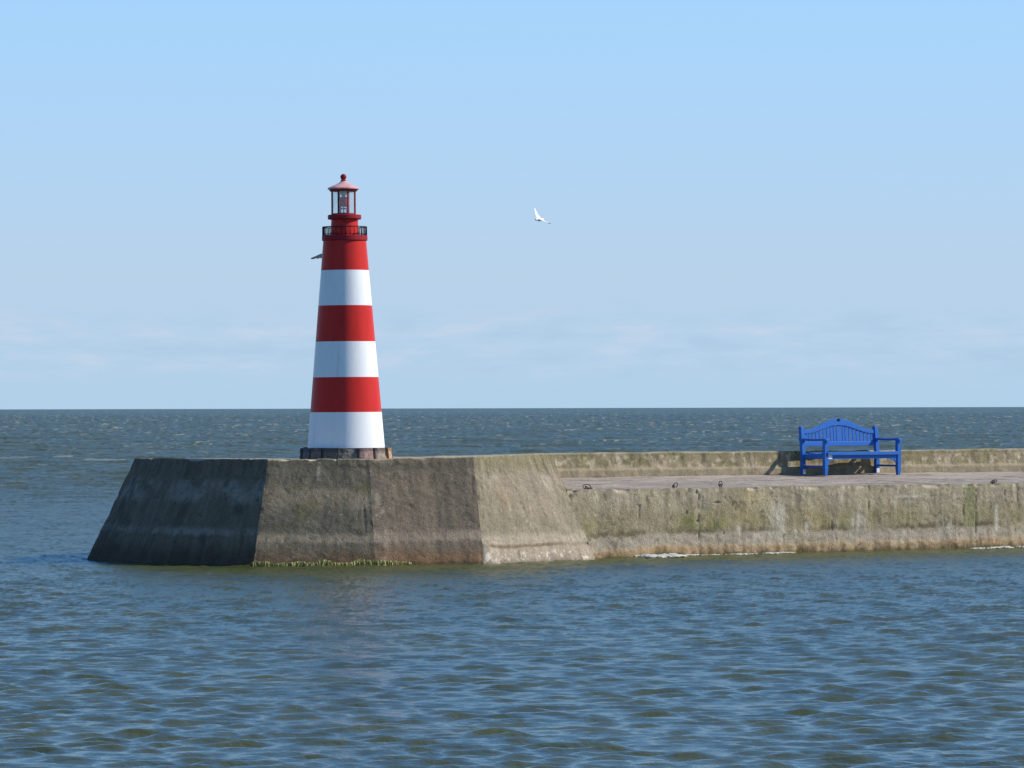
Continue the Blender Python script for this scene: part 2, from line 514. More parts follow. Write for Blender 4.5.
# --- pier head: five sloping faces seen, five behind
allv, allf, allc, topring = [], [], [], []
off = 0
for i in range(10):
    j = (i + 1) % 10
    a, b, c, d = FOOT[i], FOOT[j], TOPV[j], TOPV[i]
    # the faces run on below the water
    k = 0.35 / ZTOP
    a2, b2 = a + (a - d) * k, b + (b - c) * k
    P, fc, U, nu, nv = grid((*a2, -0.35), (*b2, -0.35), (*c, ZTOP + RISE[j]), (*d, ZTOP + RISE[i]), 0.024 if i < 5 else 0.12)
    z = P[:, 2]
    wid = np.linalg.norm(b - a)
    un = U / wid
    n3 = np.array([b[1] - a[1], -(b[0] - a[0])]); n3 /= np.linalg.norm(n3)
    inward = np.array([-n3[0], -n3[1], -0.3])
    st = streaks(U, z, 200 + i * 13)
    bl_ = fbm(U * 2.2, z * 2.2, i * 3.1, 300 + i, 5)
    fi = fbm(U * 9, z * 9, i * 3.1, 330 + i, 4)
    zz = z + (fbm(U * 1.3, 0.3, 0, 340 + i, 4) - 0.5) * 0.10 + (st - 0.5) * 0.10
    depth = np.zeros(len(P))
    if i in (0, 1):          # A: dark brown with paler bands, darkest towards the waterline
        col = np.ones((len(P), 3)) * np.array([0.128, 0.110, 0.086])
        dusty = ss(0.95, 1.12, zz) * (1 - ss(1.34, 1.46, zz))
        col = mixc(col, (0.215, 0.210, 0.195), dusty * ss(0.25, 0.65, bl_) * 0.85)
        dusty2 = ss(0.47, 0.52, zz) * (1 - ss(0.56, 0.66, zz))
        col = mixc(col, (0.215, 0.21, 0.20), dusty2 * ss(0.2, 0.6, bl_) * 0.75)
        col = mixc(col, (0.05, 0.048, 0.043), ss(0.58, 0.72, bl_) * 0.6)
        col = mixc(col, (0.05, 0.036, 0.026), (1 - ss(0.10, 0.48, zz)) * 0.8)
    elif i == 2:             # B: grey olive with brown patches
        col = np.ones((len(P), 3)) * np.array([0.128, 0.118, 0.092])
        col = mixc(col, (0.225, 0.195, 0.150), ss(0.85, 1.0, zz) * (1 - ss(1.18, 1.32, zz)) * ss(0.28, 0.6, bl_) * 0.8)
        col = mixc(col, (0.095, 0.092, 0.078), ss(0.5, 0.6, zz) * (1 - ss(0.78, 0.95, zz)) * ss(0.25, 0.6, fbm(U * 2.6, z * 2.6, 4, 377, 4)) * 0.8)
        col = mixc(col, (0.11, 0.105, 0.048), ss(0.55, 0.75, fbm(U * 3.2, z * 3.2, 2, 388, 4)) * ss(0.5, 0.7, zz) * (1 - ss(1.2, 1.5, zz)) * 0.6)
        col = mixc(col, (0.245, 0.215, 0.165), ss(0.34, 0.40, zz) * (1 - ss(0.46, 0.54, zz)) * 0.8)
        col = mixc(col, (0.115, 0.075, 0.045), (1 - ss(0.08, 0.36, zz + (bl_ - 0.5) * 0.25)) * 0.85)
        col = mixc(col, (0.10, 0.098, 0.066), ss(1.55, 1.68, zz) * 0.5)
        col = mixc(col, (0.055, 0.052, 0.05), ss(1.60, 1.63, zz) * (1 - ss(1.64, 1.68, zz)) * ss(0.62, 0.7, un) * 0.8)
        # pale lime run below the lighthouse
        run = np.exp(-((U - wid * 0.52 - (z - 1.5) * 0.02) / 0.022) ** 2) * ss(1.38, 1.45, z) * (1 - ss(1.58, 1.66, z))
        col = mixc(col, (0.38, 0.36, 0.34), run * 0.7)
        # broken construction joint at the right hand end
        jx = wid - 0.03 - 0.08 * fbm(z * 2.6, 0.4, 0, 391, 4) * ss(0.02, 0.4, z) * (1 - ss(1.2, 1.7, z)) - 0.012 * vnoise(z * 20, 0, 0, 393)
        jw = 0.004 + 0.030 * ss(0.45, 0.75, fbm(z * 7.0, 8.8, 0, 394, 3)) * ss(0.2, 0.5, z) * (1 - ss(0.9, 1.5, z))
        jm = (1 - ss(jw * 0.6, jw * 1.3, np.abs(U - jx))) * ss(0.35, 0.55, fbm(z * 6, 1.1, 0, 396, 3))
        col = mixc(col, (0.05, 0.047, 0.043), jm * 0.85)
        depth += jm * 0.012
    elif i == 3:             # C: browner
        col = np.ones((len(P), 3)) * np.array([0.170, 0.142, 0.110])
        col = mixc(col, (0.105, 0.10, 0.080), ss(1.52, 1.60, zz) * (1 - ss(1.66, 1.70, zz)) * 0.8)
        col = mixc(col, (0.125, 0.108, 0.088), ss(0.45, 0.65, bl_) * 0.75)
        col = mixc(col, (0.265, 0.225, 0.180), ss(0.34, 0.42, zz) * (1 - ss(0.48, 0.60, zz)) * 0.85)
        col = mixc(col, (0.185, 0.110, 0.060), (1 - ss(0.08, 0.34, zz + (bl_ - 0.5) * 0.25)) * 0.85)
        col = mixc(col, (0.30, 0.27, 0.22), np.exp(-((U - 0.12) / 0.10) ** 2) * ss(0.45, 0.7, fi) * 0.7)
        jm = np.exp(-((U - wid + 0.04 + (1.4 - z) * 0.06) / 0.022) ** 2) * ss(1.0, 1.15, z) * (1 - ss(1.45, 1.55, z))
        col = mixc(col, (0.07, 0.06, 0.05), jm * 0.7)
        depth += jm * 0.008
    elif i == 4:             # D: pale cement render
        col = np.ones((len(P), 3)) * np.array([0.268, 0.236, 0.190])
        col = mixc(col, (0.215, 0.200, 0.145), ss(0.42, 0.62, bl_) * 0.7)
        col = mixc(col, (0.20, 0.185, 0.115), ss(1.45, 1.62, zz) * 0.75)
        col = mixc(col, (0.33, 0.30, 0.255), ss(1.1, 1.25, zz) * (1 - ss(1.42, 1.5, zz)) * ss(0.5, 0.65, fbm(U * 1.8, z * 1.2, 5, 402, 3)) * 0.8)
        col = mixc(col, (0.30, 0.225, 0.15), np.exp(-((U - 0.75) / 0.22) ** 2 - ((z - 1.1) / 0.22) ** 2) * 0.45)
        col = mixc(col, (0.40, 0.365, 0.32), speck(U, z, 410) * ss(0.35, 0.5, z) * (1 - ss(0.9, 1.2, z)) * 0.9)
        col = mixc(col, (0.36, 0.32, 0.26), ss(0.26, 0.32, zz) * (1 - ss(0.40, 0.52, zz)) * 0.9)
        lz = 0.235 + 0.05 * fbm(U * 1.6, 0.7, 0, 412, 4) + 0.02 * vnoise(U * 9, 0, 0, 413)
        lm = np.exp(-((z - lz) / 0.018) ** 2)
        col = mixc(col, (0.17, 0.105, 0.06), lm * ss(0.05, 0.3, U) * ss(0.3, 0.6, fbm(U * 2.3, 3.1, 0, 417, 3)) * 0.9)
        col = mixc(col, (0.34, 0.295, 0.245), (1 - ss(lz - 0.06, lz, z)) * 0.8)
        col = mixc(col, (0.62, 0.59, 0.54), speck(U, z, 415, 22, 0.66) * (1 - ss(0.12, 0.26, z)) * 0.8)
        col = mixc(col, (0.62, 0.59, 0.54), np.exp(-((U - 0.12) / 0.12) ** 2 - ((z - 0.13) / 0.10) ** 2) * ss(0.35, 0.6, fi) * 0.8)
        depth += lm * 0.012
        ch = np.exp(-(U / 0.035) ** 2) * ss(0.5, 0.62, fbm(z * 6, 2.2, 0, 420, 4))
        depth += ch * 0.012
        col = mixc(col, (0.10, 0.09, 0.075), ch * 0.6)
    else:
        col = np.ones((len(P), 3)) * np.array([0.20, 0.18, 0.14])
    if i < 5:
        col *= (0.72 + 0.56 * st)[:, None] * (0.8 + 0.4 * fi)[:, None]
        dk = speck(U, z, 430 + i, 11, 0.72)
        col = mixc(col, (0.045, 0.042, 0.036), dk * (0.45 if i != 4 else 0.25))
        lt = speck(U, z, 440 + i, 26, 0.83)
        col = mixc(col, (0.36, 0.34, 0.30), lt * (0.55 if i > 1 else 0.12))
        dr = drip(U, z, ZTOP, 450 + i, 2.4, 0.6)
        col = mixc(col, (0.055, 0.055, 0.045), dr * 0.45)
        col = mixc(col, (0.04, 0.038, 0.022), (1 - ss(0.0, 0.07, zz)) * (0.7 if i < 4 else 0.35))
        for ii in (0,):
            er = ss(0.58, 0.72, fbm(U * 3, z * 3, 9, 460 + i, 4))
            depth += er * 0.006
    P = P + np.array(inward) * depth[:, None]
    for hip, dist in ((i, U), (j, wid - U)):      # worn and chipped corners, shared by the two faces that meet there
        hd = CEN - FOOT[hip]
        hd = np.array([*(hd / np.linalg.norm(hd)), -0.15])
        wv = ss(0.48, 0.72, fbm(z * 5.5, hip * 3.7, 0, 480, 4)) * (0.0 if hip == 3 else 0.015) + 0.005
        P = P + hd * (wv * np.exp(-(np.maximum(dist, 0) / 0.045) ** 2) * ss(0, 0.1, ZTOP - z + 0.05))[:, None]
    tp = ss(0.50, 0.72, fbm(P[:, 0] * 4.5, P[:, 1] * 4.5, 0, 490, 4)) * np.exp(-((ZTOP - z) / 0.04) ** 2) * 0.03
    P[:, 2] -= tp
    Pj = jitter(P)
    topring.append((off + np.arange(nu * nv).reshape(nv, nu)[-1]))
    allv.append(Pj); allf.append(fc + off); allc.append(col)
    off += len(P)
ring = np.concatenate([r[:-1] for r in topring])
V = np.concatenate(allv)
_r = (V[:, 1] - 66.0) * 0.016      # the top drains away from the seaward edge
V[:, 2] -= np.clip(_r, 0, 0.10) * ss(ZTOP - 0.3, ZTOP - 0.05, V[:, 2])
# the top: an outer band and a middle fan with its own lichen colours
inner = V[ring].copy()
inner[:, :2] = CEN + (inner[:, :2] - CEN) * 0.93
inner[:, 2] -= 0.012
topc = np.array([0.33, 0.315, 0.25])
V = np.concatenate([V, inner, np.array([[CEN[0], CEN[1], ZTOP - 0.035]])])
ct = np.ones((len(ring) + 1, 3)) * topc
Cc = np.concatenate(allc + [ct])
nr = len(ring)
edge_c = mixc(np.ones((nr, 3)) * np.array([0.24, 0.235, 0.16]), (0.34, 0.32, 0.27), ss(0.4, 0.6, fbm(V[ring][:, 0] * 3, V[ring][:, 1] * 3, 0, 470, 3)))
Cc[ring] = edge_c
faces = [tuple(f) for f in np.concatenate(allf)]
for k in range(nr):
    k2 = (k + 1) % nr
    faces.append((int(ring[k]), int(ring[k2]), off + k2, off + k))
    faces.append((off + k, off + k2, off + nr))
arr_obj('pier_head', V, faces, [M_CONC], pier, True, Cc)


# --- quay wall: front face in its own frame (u along the wall)
def wall_pt(u, out, z):
    p = W0 + DV * u + NV * out
    return (p[0], p[1], z)


def u_of(px, out=0.0):
    p = ray_line(px, W0 + NV * out, TH)
    return float(np.dot(p - W0, DV))


UMAX = 14.0
US = -0.75
P, fc, U, nu, nv = grid(wall_pt(US, 0, -0.35), wall_pt(UMAX, 0, -0.35), wall_pt(UMAX, 0, ZD0), wall_pt(US, 0, ZD0), 0.024)
U = U + US
z = P[:, 2]
st = streaks(U, z, 500, 11.0, 1.0)
st2 = streaks(U, z, 520, 3.0, 0.7)
bl_ = fbm(U * 1.6, z * 2.2, 0, 530, 5)
fi = fbm(U * 9, z * 9, 0, 540, 4)
zz = z + (fbm(U * 1.2, 0.3, 0, 545, 4) - 0.5) * 0.10 + (st - 0.5) * 0.14
col = np.ones((len(P), 3)) * np.array([0.255, 0.225, 0.152])
col = mixc(col, (0.30, 0.26, 0.19), ss(0.5, 0.65, st2) * 0.6)
col = mixc(col, (0.215, 0.185, 0.115), ss(0.35, 0.5, zz) * (1 - ss(0.7, 1.0, zz)) * 0.7)
green = ss(0.40, 0.50, zz) * (1 - ss(0.62, 0.86, zz))
patch = np.zeros(len(P))
for px, wd, a in ((592, .25, .5), (616, .3, .3), (690, .33, 1.0), (718, .3, .9), (762, .5, .55), (818, .5, .6), (845, .35, .7), (880, .4, .6), (905, .4, .5), (990, .5, .45), (1012, .3, .5)):
    patch = np.maximum(patch, a * np.exp(-((U - u_of(px)) / wd) ** 2))
col = mixc(col, (0.150, 0.150, 0.055), green * patch * ss(0.2, 0.55, fbm(U * 5, z * 3, 0, 550, 4)) * 0.9)
col = mixc(col, (0.09, 0.078, 0.042), ss(0.36, 0.41, zz) * (1 - ss(0.43, 0.52, zz)) * ss(0.3, 0.6, bl_) * 0.8)
ug0, ug1 = u_of(963), u_of(976)
pan = ss(ug0, ug0 + 0.03, U) * (1 - ss(ug1 - 0.03, ug1, U)) * ss(0.3, 0.45, zz)
col = mixc(col, (0.170, 0.168, 0.082), pan * 0.8)
tan = np.zeros(len(P))
for px, wd, zc, zw in ((742, .35, .75, .25), (752, .4, 1.0, .2), (812, .3, .55, .3)):
    tan = np.maximum(tan, np.exp(-((U - u_of(px)) / wd) ** 2 - ((z - zc) / zw) ** 2))
col = mixc(col, (0.30, 0.235, 0.11), tan * 0.45)
pale = np.zeros(len(P))
for px, wd, zc, zw in ((778, .16, .62, .3), (736, .2, .42, .12), (805, .2, .45, .12), (858, .15, .5, .2), (948, .2, .42, .06), (768, .3, .30, .1)):
    pale = np.maximum(pale, np.exp(-((U - u_of(px)) / wd) ** 2 - ((z - zc) / zw) ** 2))
col = mixc(col, (0.40, 0.37, 0.31), pale * ss(0.35, 0.6, st) * 0.75)
col = mixc(col, (0.288, 0.252, 0.195), ss(0.15, 0.24, zz) * (1 - ss(0.32, 0.41, zz)) * ss(0.2, 0.5, bl_) * 0.8)
col = mixc(col, (0.245, 0.165, 0.085), (1 - ss(0.10, 0.22, zz)) * 0.85)
col = mixc(col, (0.34, 0.27, 0.17), (1 - ss(0.13, 0.20, zz)) * speck(U, z, 560, 14, 0.6) * 0.6)
col = mixc(col, (0.06, 0.055, 0.022), (1 - ss(0.0, 0.10, zz + (fi - 0.5) * 0.08)) * 0.8)
upr = np.exp(-((U - u_of(996)) / 0.035) ** 2) * ss(0.28, 0.34, z) * (1 - ss(0.72, 0.84, z))
col = mixc(col, (0.42, 0.40, 0.34), upr * 0.85)
for px in (901, 916):
    col = mixc(col, (0.42, 0.40, 0.35), np.exp(-((U - u_of(px)) / 0.13) ** 2 - ((z - 0.975) / 0.02) ** 2) * 0.55)
col *= (0.66 + 0.68 * st)[:, None] * (0.8 + 0.4 * fi)[:, None]
dr = drip(U, z, ZD0, 570, 2.2, 0.45)
col = mixc(col, (0.07, 0.065, 0.045), dr * 0.5)
dk = speck(U, z, 575, 12, 0.74)
col = mixc(col, (0.06, 0.055, 0.04), dk * 0.5)
depth = np.zeros(len(P))
for px, w_, top, k in ((699, .016, 1.08, 1), (724, .010, .75, 2), (832, .020, 1.0, 3), (868, .016, 1.19, 4), (963.5, .010, 1.15, 5), (975.5, .010, 1.15, 6), (880, .006, 1.15, 7), (571, .03, 1.12, 8), (912, .006, 0.9, 9), (640, .005, 1.1, 10), (1005, .014, 1.1, 11), (1018, .016, 1.1, 12)):
    bot = {4: 0.75, 8: 0.85, 7: .85, 11: .85, 12: .8}.get(k, 0.05)
    cx = u_of(px) + (fbm(z * 5, k * 1.7, 0, 580, 4) - 0.5) * 0.06
    cw = w_ * (0.15 + 0.85 * vnoise(z * 13, k * 2.1, 0, 585))
    cmk = (1 - ss(cw * 0.6, cw * 1.4, np.abs(U - cx))) * ss(bot - 0.03, bot + 0.03, z) * (1 - ss(top - 0.03, top + 0.03, z)) * ss(0.25, 0.55, vnoise(z * 9, k * 3.3, 0, 590))
    col = mixc(col, (0.045, 0.04, 0.03), cmk * 0.85)
    depth += cmk * 0.018
cavx, cavz = u_of(697), 0.62
for (px, zc, wu, wz) in ((697.5, .62, .04, .016), (717, .93, .10, .012), (686, .76, .02, .05), (725, 1.02, .014, .03), (697, 1.12, .016, .06), (689, 1.13, .012, .04)):
    cav = ss(0.35, 0.7, np.exp(-((U - u_of(px)) / wu) ** 2 - ((z - zc) / wz) ** 2) * (0.6 + 0.8 * fi))
    col = mixc(col, (0.06, 0.055, 0.045), cav * 0.8)
    depth += cav * 0.03
er = ss(0.55, 0.7, fbm(U * 2.4, z * 3.5, 4, 595, 4))
depth += er * 0.004
edge = ss(ZD0 - 0.07, ZD0, z) * ss(0.5, 0.72, fbm(U * 5, 0.6, 0, 597, 4))
depth += edge * 0.05
# a tide ledge: the lowest strip stands a little proud
depth -= (1 - ss(0.14, 0.19, zz)) * 0.012
P = P - np.array([NV[0], NV[1], 0]) * depth[:, None]
P[:, 2] -= edge * 0.025
Pw = jitter(P)
arr_obj('quay_wall', Pw, fc, [M_CONC], pier, True, col)
front_edge = Pw.reshape(nv, nu, 3)[-1]

# --- deck: starts on the wall's own worn edge and rises to the parapet
nd = 60
back = np.array([wall_pt(u, -DECK_W - 0.05, ZD1) for u in np.linspace(US, UMAX, nu)])
v = (np.linspace(0, 1, nd) ** 1.3)[:, None, None]
P = front_edge[None] * (1 - v) + back[None] * v
P = P.reshape(-1, 3)
U = np.broadcast_to(np.linspace(US, UMAX, nu)[None, :], (nd, nu)).ravel()
D = (np.broadcast_to(v[..., 0], (nd, nu)) * DECK_W).ravel()
P[:, 2] += ss(0, 0.4, D) * (fbm(U * 1.2, D * 1.2, 0, 600, 4) - 0.5) * 0.03
col = np.ones((len(P), 3)) * np.array([0.245, 0.215, 0.190])
col = mixc(col, (0.30, 0.27, 0.235), ss(0.45, 0.6, fbm(U * 0.8, D * 2.0, 0, 605, 5)) * 0.7)
col = mixc(col, (0.17, 0.15, 0.14), ss(0.52, 0.66, fbm(U * 0.9, D * 2.6, 0, 607, 4)) * 0.6)
for uj in np.arange(1.1, UMAX, 3.05):
    col = mixc(col, (0.07, 0.062, 0.052), np.exp(-((U - uj - 0.05 * fbm(D * 2, uj, 0, 608, 3)) / 0.018) ** 2) * 0.8)
col = mixc(col, (0.10, 0.09, 0.075), ss(0.62, 0.70, fbm(U * 1.5, D * 2.5, 0, 610, 4)) * 0.6)
col = mixc(col, (0.20, 0.19, 0.13), (1 - ss(0.0, 0.5, D)) * 0.5 * ss(0.4, 0.6, fbm(U * 3, D * 3, 0, 609, 3)))
col = mixc(col, (0.42, 0.40, 0.36), speck(U, D, 612, 9, 0.76) * 0.7)
col = mixc(col, (0.07, 0.06, 0.05), speck(U, D, 615, 8, 0.79) * 0.6)
idx = np.arange(nd * nu).reshape(nd, nu)
fc = np.stack([idx[:-1, :-1], idx[:-1, 1:], idx[1:, 1:], idx[1:, :-1]], -1).reshape(-1, 4)
arr_obj('deck', P, fc, [M_CONC], pier, True, col)

# --- parapet: front with a small footing ledge, top, back down to the water
PU0, PU1 = 1.0, 17.0
prof = [(-DECK_W, ZD1 - 0.06), (-DECK_W, ZD1 + 0.13), (-DECK_W - 0.03, ZD1 + 0.155), (-DECK_W - 0.045, ZTOP - 0.02), (-DECK_W - 0.065, ZTOP - 0.002),
        (-DECK_W - 0.45, ZTOP - 0.004), (-DECK_W - 0.50, ZTOP - 0.03), (-DECK_W - 0.56, -0.35)]
us = np.arange(PU0, PU1, 0.024)
rows, rz = [], []
for k in range(len(prof) - 1):
    (o0, z0), (o1, z1) = prof[k], prof[k + 1]
    n = max(1, int(math.hypot(o1 - o0, z1 - z0) / (0.024 if k < 4 else 0.12)))
    for t in range(n + (1 if k == len(prof) - 2 else 0)):
        s = t / n
        rows.append((o0 + (o1 - o0) * s, z0 + (z1 - z0) * s))
rows = np.array(rows)
nv, nu = len(rows), len(us)
UU, OO = np.meshgrid(us, rows[:, 0])
ZZ = np.repeat(rows[:, 1][:, None], nu, 1)
P = np.stack([W0[0] + DV[0] * UU + NV[0] * OO, W0[1] + DV[1] * UU + NV[1] * OO, ZZ], -1).reshape(-1, 3)
U, z = UU.ravel(), ZZ.ravel()
h = z - ZD1
topm = (OO.ravel() < -DECK_W - 0.06) & (z > ZTOP - 0.04)
st = streaks(U, z, 620, 9.0, 1.6)
fi = fbm(U * 12, z * 12, 0, 630, 4)
bl_ = fbm(U * 2.0, z * 2.0, 0, 640, 4)
col = np.ones((len(P), 3)) * np.array([0.235, 0.205, 0.135])
rough_band = ss(0.13, 0.2, h)
col = mixc(col, (0.185, 0.170, 0.095), rough_band * ss(0.42, 0.6, bl_) * 0.8)
col = mixc(col, (0.36, 0.315, 0.25), rough_band * ss(0.56, 0.7, fi) * 0.8)
col = mixc(col, (0.12, 0.108, 0.065), ss(0.36, 0.43, h) * 0.5)
col = mixc(col, (0.26, 0.225, 0.16), (1 - rough_band) * 0.7)
col = mixc(col, (0.06, 0.05, 0.04), (1 - ss(0.0, 0.03, h)) * ss(0.56, 0.64, fbm(U * 2.5, 0.4, 0, 645, 4)) * 0.8)
col *= (0.62 + 0.76 * st)[:, None] * (0.78 + 0.44 * fi)[:, None]
col = mixc(col, (0.07, 0.065, 0.04), drip(U, z, ZTOP, 650, 2.6, 0.3) * 0.5)
colt = mixc(np.ones((len(P), 3)) * np.array([0.29, 0.27, 0.20]), (0.20, 0.20, 0.10), ss(0.45, 0.65, bl_))
col = np.where(topm[:, None], colt, col)
depth = rough_band * (ss(0.5, 0.68, fbm(U * 6, z * 6, 2, 660, 4)) * 0.010) * (~topm)
P = P - np.array([NV[0], NV[1], 0]) * depth[:, None]
dz = (fbm(U * 3, 0.2, 0, 670, 4) - 0.5) * 0.03
P[:, 2] += np.where(z > ZTOP - 0.1, dz, 0)
ue = u_of(552, -DECK_W)
P[:, 2] -= 0.25 * (1 - ss(ue - 0.5, ue + 0.05, U))        # the end buried in the pier head
P = jitter(P, 0.008)
idx = np.arange(nv * nu).reshape(nv, nu)
fc = np.stack([idx[:-1, :-1], idx[:-1, 1:], idx[1:, 1:], idx[1:, :-1]], -1).reshape(-1, 4)
arr_obj('parapet', P, fc, [M_CONC], pier, True, col)

# ------------------------------------------------------------------ lighthouse
LY = 65.4
LX = at(346.2, LY)
S = F / LY
lh = empty('lighthouse', (LX, LY, ZTOP - 0.018))
lh.rotation_euler = (0, R(-0.28), 0)
tag(lh, 'small red and white striped lighthouse with glazed lantern, standing on the pier head', 'lighthouse')


def lz(py):     # height above the lighthouse's foot
    return height(346, py, LY) - ZTOP + 0.018


def rad(px): return px / S / 2


# plinth of rough stones
zt = lz(447.6)
stones_v, stones_f, stones_c = [], [], []
ns = 15
pal = [(0.12, 0.11, 0.10), (0.16, 0.13, 0.12), (0.10, 0.10, 0.095), (0.23, 0.15, 0.135), (0.18, 0.13, 0.115)]
vo = 0
r_out = rad(93)
for k in range(ns):
    a0 = 2 * PI * k / ns + 0.25 * (random.random() - 0.5) * 0.5
    a1 = 2 * PI * (k + 1) / ns - 0.02
    ro = r_out * (0.97 + 0.06 * random.random())
    th_ = zt - 0.012 + 0.02 * random.random()
    n = 8
    az = math.degrees((a0 + a1) / 2) % 360
    base = np.array(pal[k % 5])
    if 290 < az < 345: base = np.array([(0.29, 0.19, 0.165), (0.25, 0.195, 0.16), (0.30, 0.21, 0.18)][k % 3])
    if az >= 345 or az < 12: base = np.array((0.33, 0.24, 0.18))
    for gi, (p0, p1, p2, p3) in enumerate((
            ((ro, a0, -0.02), (ro, a1, -0.02), (ro - 0.03, a1, th_), (ro - 0.03, a0, th_)),
            ((ro - 0.03, a0, th_), (ro - 0.03, a1, th_), (rad(70), a1, th_ + .004), (rad(70), a0, th_ + .004)),
            ((rad(70), a0, -0.02), (ro, a0, -0.02), (ro - .03, a0, th_), (rad(70), a0, th_)),
            ((ro, a1, -0.02), (rad(70), a1, -0.02), (rad(70), a1, th_), (ro - .03, a1, th_)))):
        q = [(p[0] * math.cos(p[1]), p[0] * math.sin(p[1]), p[2]) for p in (p0, p1, p2, p3)]
        P, fc, U, nu, nv = grid(*q, 0.02)
        # bulge and roughness
        d = np.stack([P[:, 0], P[:, 1], P[:, 2] * 0], -1)
        d /= np.linalg.norm(d, axis=1)[:, None]
        e = np.abs(U / max(U.max(), 1e-6) - 0.5) * 2
        if gi == 0: P = P - d * (0.022 * e ** 6)[:, None]
        P = P + d * ((fbm(P[:, 0] * 12, P[:, 1] * 12, P[:, 2] * 12, 700, 3) - 0.5) * 0.05)[:, None]
        c = np.ones((len(P), 3)) * base
        c *= (0.55 + 0.9 * fbm(P[:, 0] * 14, P[:, 1] * 14, P[:, 2] * 14, 710, 3))[:, None]
        zzq = P[:, 2]
        c = mixc(c, (0.05, 0.05, 0.045), ss(0.11, 0.15, zzq) * 0.6)
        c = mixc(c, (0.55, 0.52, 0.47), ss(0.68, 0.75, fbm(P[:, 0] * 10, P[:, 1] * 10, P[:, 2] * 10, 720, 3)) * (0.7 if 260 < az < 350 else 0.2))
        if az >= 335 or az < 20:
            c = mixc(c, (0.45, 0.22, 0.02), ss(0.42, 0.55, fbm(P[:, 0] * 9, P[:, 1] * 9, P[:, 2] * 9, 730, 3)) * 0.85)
        stones_v.append(P); stones_f.append(fc + vo); stones_c.append(c)
        vo += len(P)
# mortar core
mv, mf = [], []
nm = 40
for zq, rq in ((-0.02, r_out - 0.045), (zt - 0.02, r_out - 0.06), (zt - 0.012, rad(60))):
    mv += [(rq * math.cos(2 * PI * j / nm), rq * math.sin(2 * PI * j / nm), zq) for j in range(nm)]
for rr in range(2):
    for j in range(nm):
        mf.append((vo + rr * nm + j, vo + rr * nm + (j + 1) % nm, vo + (rr + 1) * nm + (j + 1) % nm, vo + (rr + 1) * nm + j))
faces = [tuple(f) for f in np.concatenate(stones_f)] + mf
arr_obj('plinth', np.concatenate(stones_v + [np.array(mv)]), faces, [M_STONE], lh, True,
        np.concatenate(stones_c + [np.ones((len(mv), 3)) * np.array([0.13, 0.125, 0.11])]))

# tower: a smooth cone painted in bands
bm = bmesh.new()
bands = [447.8, 412.2, 377.3, 341.8, 305.8, 270.6, 240.6]
def tower_r(py):
    t = (447.8 - py) / (447.8 - 240.6)
    return rad(77.2 + (43.0 - 77.2) * t)
prof, pm = [], []
for k in range(len(bands) - 1):
    n = 3
    for j in range(n):
        y_ = bands[k] + (bands[k + 1] - bands[k]) * j / n
        prof.append((tower_r(y_), lz(y_)))
        pm.append(1 if k % 2 == 0 else 0)
prof.append((tower_r(bands[-1]), lz(bands[-1])))
add_lathe(bm, prof, 96, mats=pm)
bm_obj('tower', bm, [M_RED, M_WHITE], lh, True)

# gallery slab, railing, balusters
def lathe_obj(name, prof, mat, n=64, parent=lh, smooth=False):
    bm = bmesh.new()
    add_lathe(bm, prof, n)
    o = bm_obj(name, bm, mat, parent, smooth)
    return o


gr = rad(45.6)
z0, z1 = lz(241), lz(235.8)
gal = lathe_obj('gallery', [(rad(30), z0 - .01), (gr - .015, z0), (gr, z0 + .008), (gr, z1 - .008), (gr - .01, z1), (rad(20), z1 + .004)], M_DRED)
zr = lz(227.2)
bm = bmesh.new()
rr = gr - 0.014
ringpts = lambda r_, z_, n=64: [(r_ * math.cos(2 * PI * j / n), r_ * math.sin(2 * PI * j / n), z_) for j in range(n)]
add_tube(bm, ringpts(rr, zr), 0.0095, 6, closed=True)
add_tube(bm, ringpts(rr, z1 + 0.025), 0.006, 6, closed=True)
bm_obj('railing', bm, M_DARK, gal, True)
for k in range(32):
    a = 2 * PI * (k + 0.5) / 32
    bm = bmesh.new()
    r_ = 0.0105 if k % 4 == 0 else 0.0075
    add_tube(bm, [(rr * math.cos(a), rr * math.sin(a), z1 - 0.005), (rr * math.cos(a), rr * math.sin(a), zr)], r_, 6)
    bm_obj('baluster', bm, M_DARK, gal, True)

# drum between gallery and lantern, lantern floor
zd = lz(219.5)
drum = lathe_obj('drum', [(rad(28.5), z1 - .01), (rad(26.6), zd + .01)], M_RED, 64, lh, True)
bm = bmesh.new()
add_box(bm, (0, -rad(26.9), lz(221.6)), (0.035, 0.014, 0.022), bevel=0.003)
bm_obj('vent', bm, M_BLACK, drum)
zp = lz(215.0)
pr = rad(33.6)
lathe_obj('lantern_floor', [(rad(24), zd - .004), (pr - .012, zd), (pr, zd + .01), (pr, zp - .01), (pr - .01, zp), (0, zp + .004)], M_DRED)
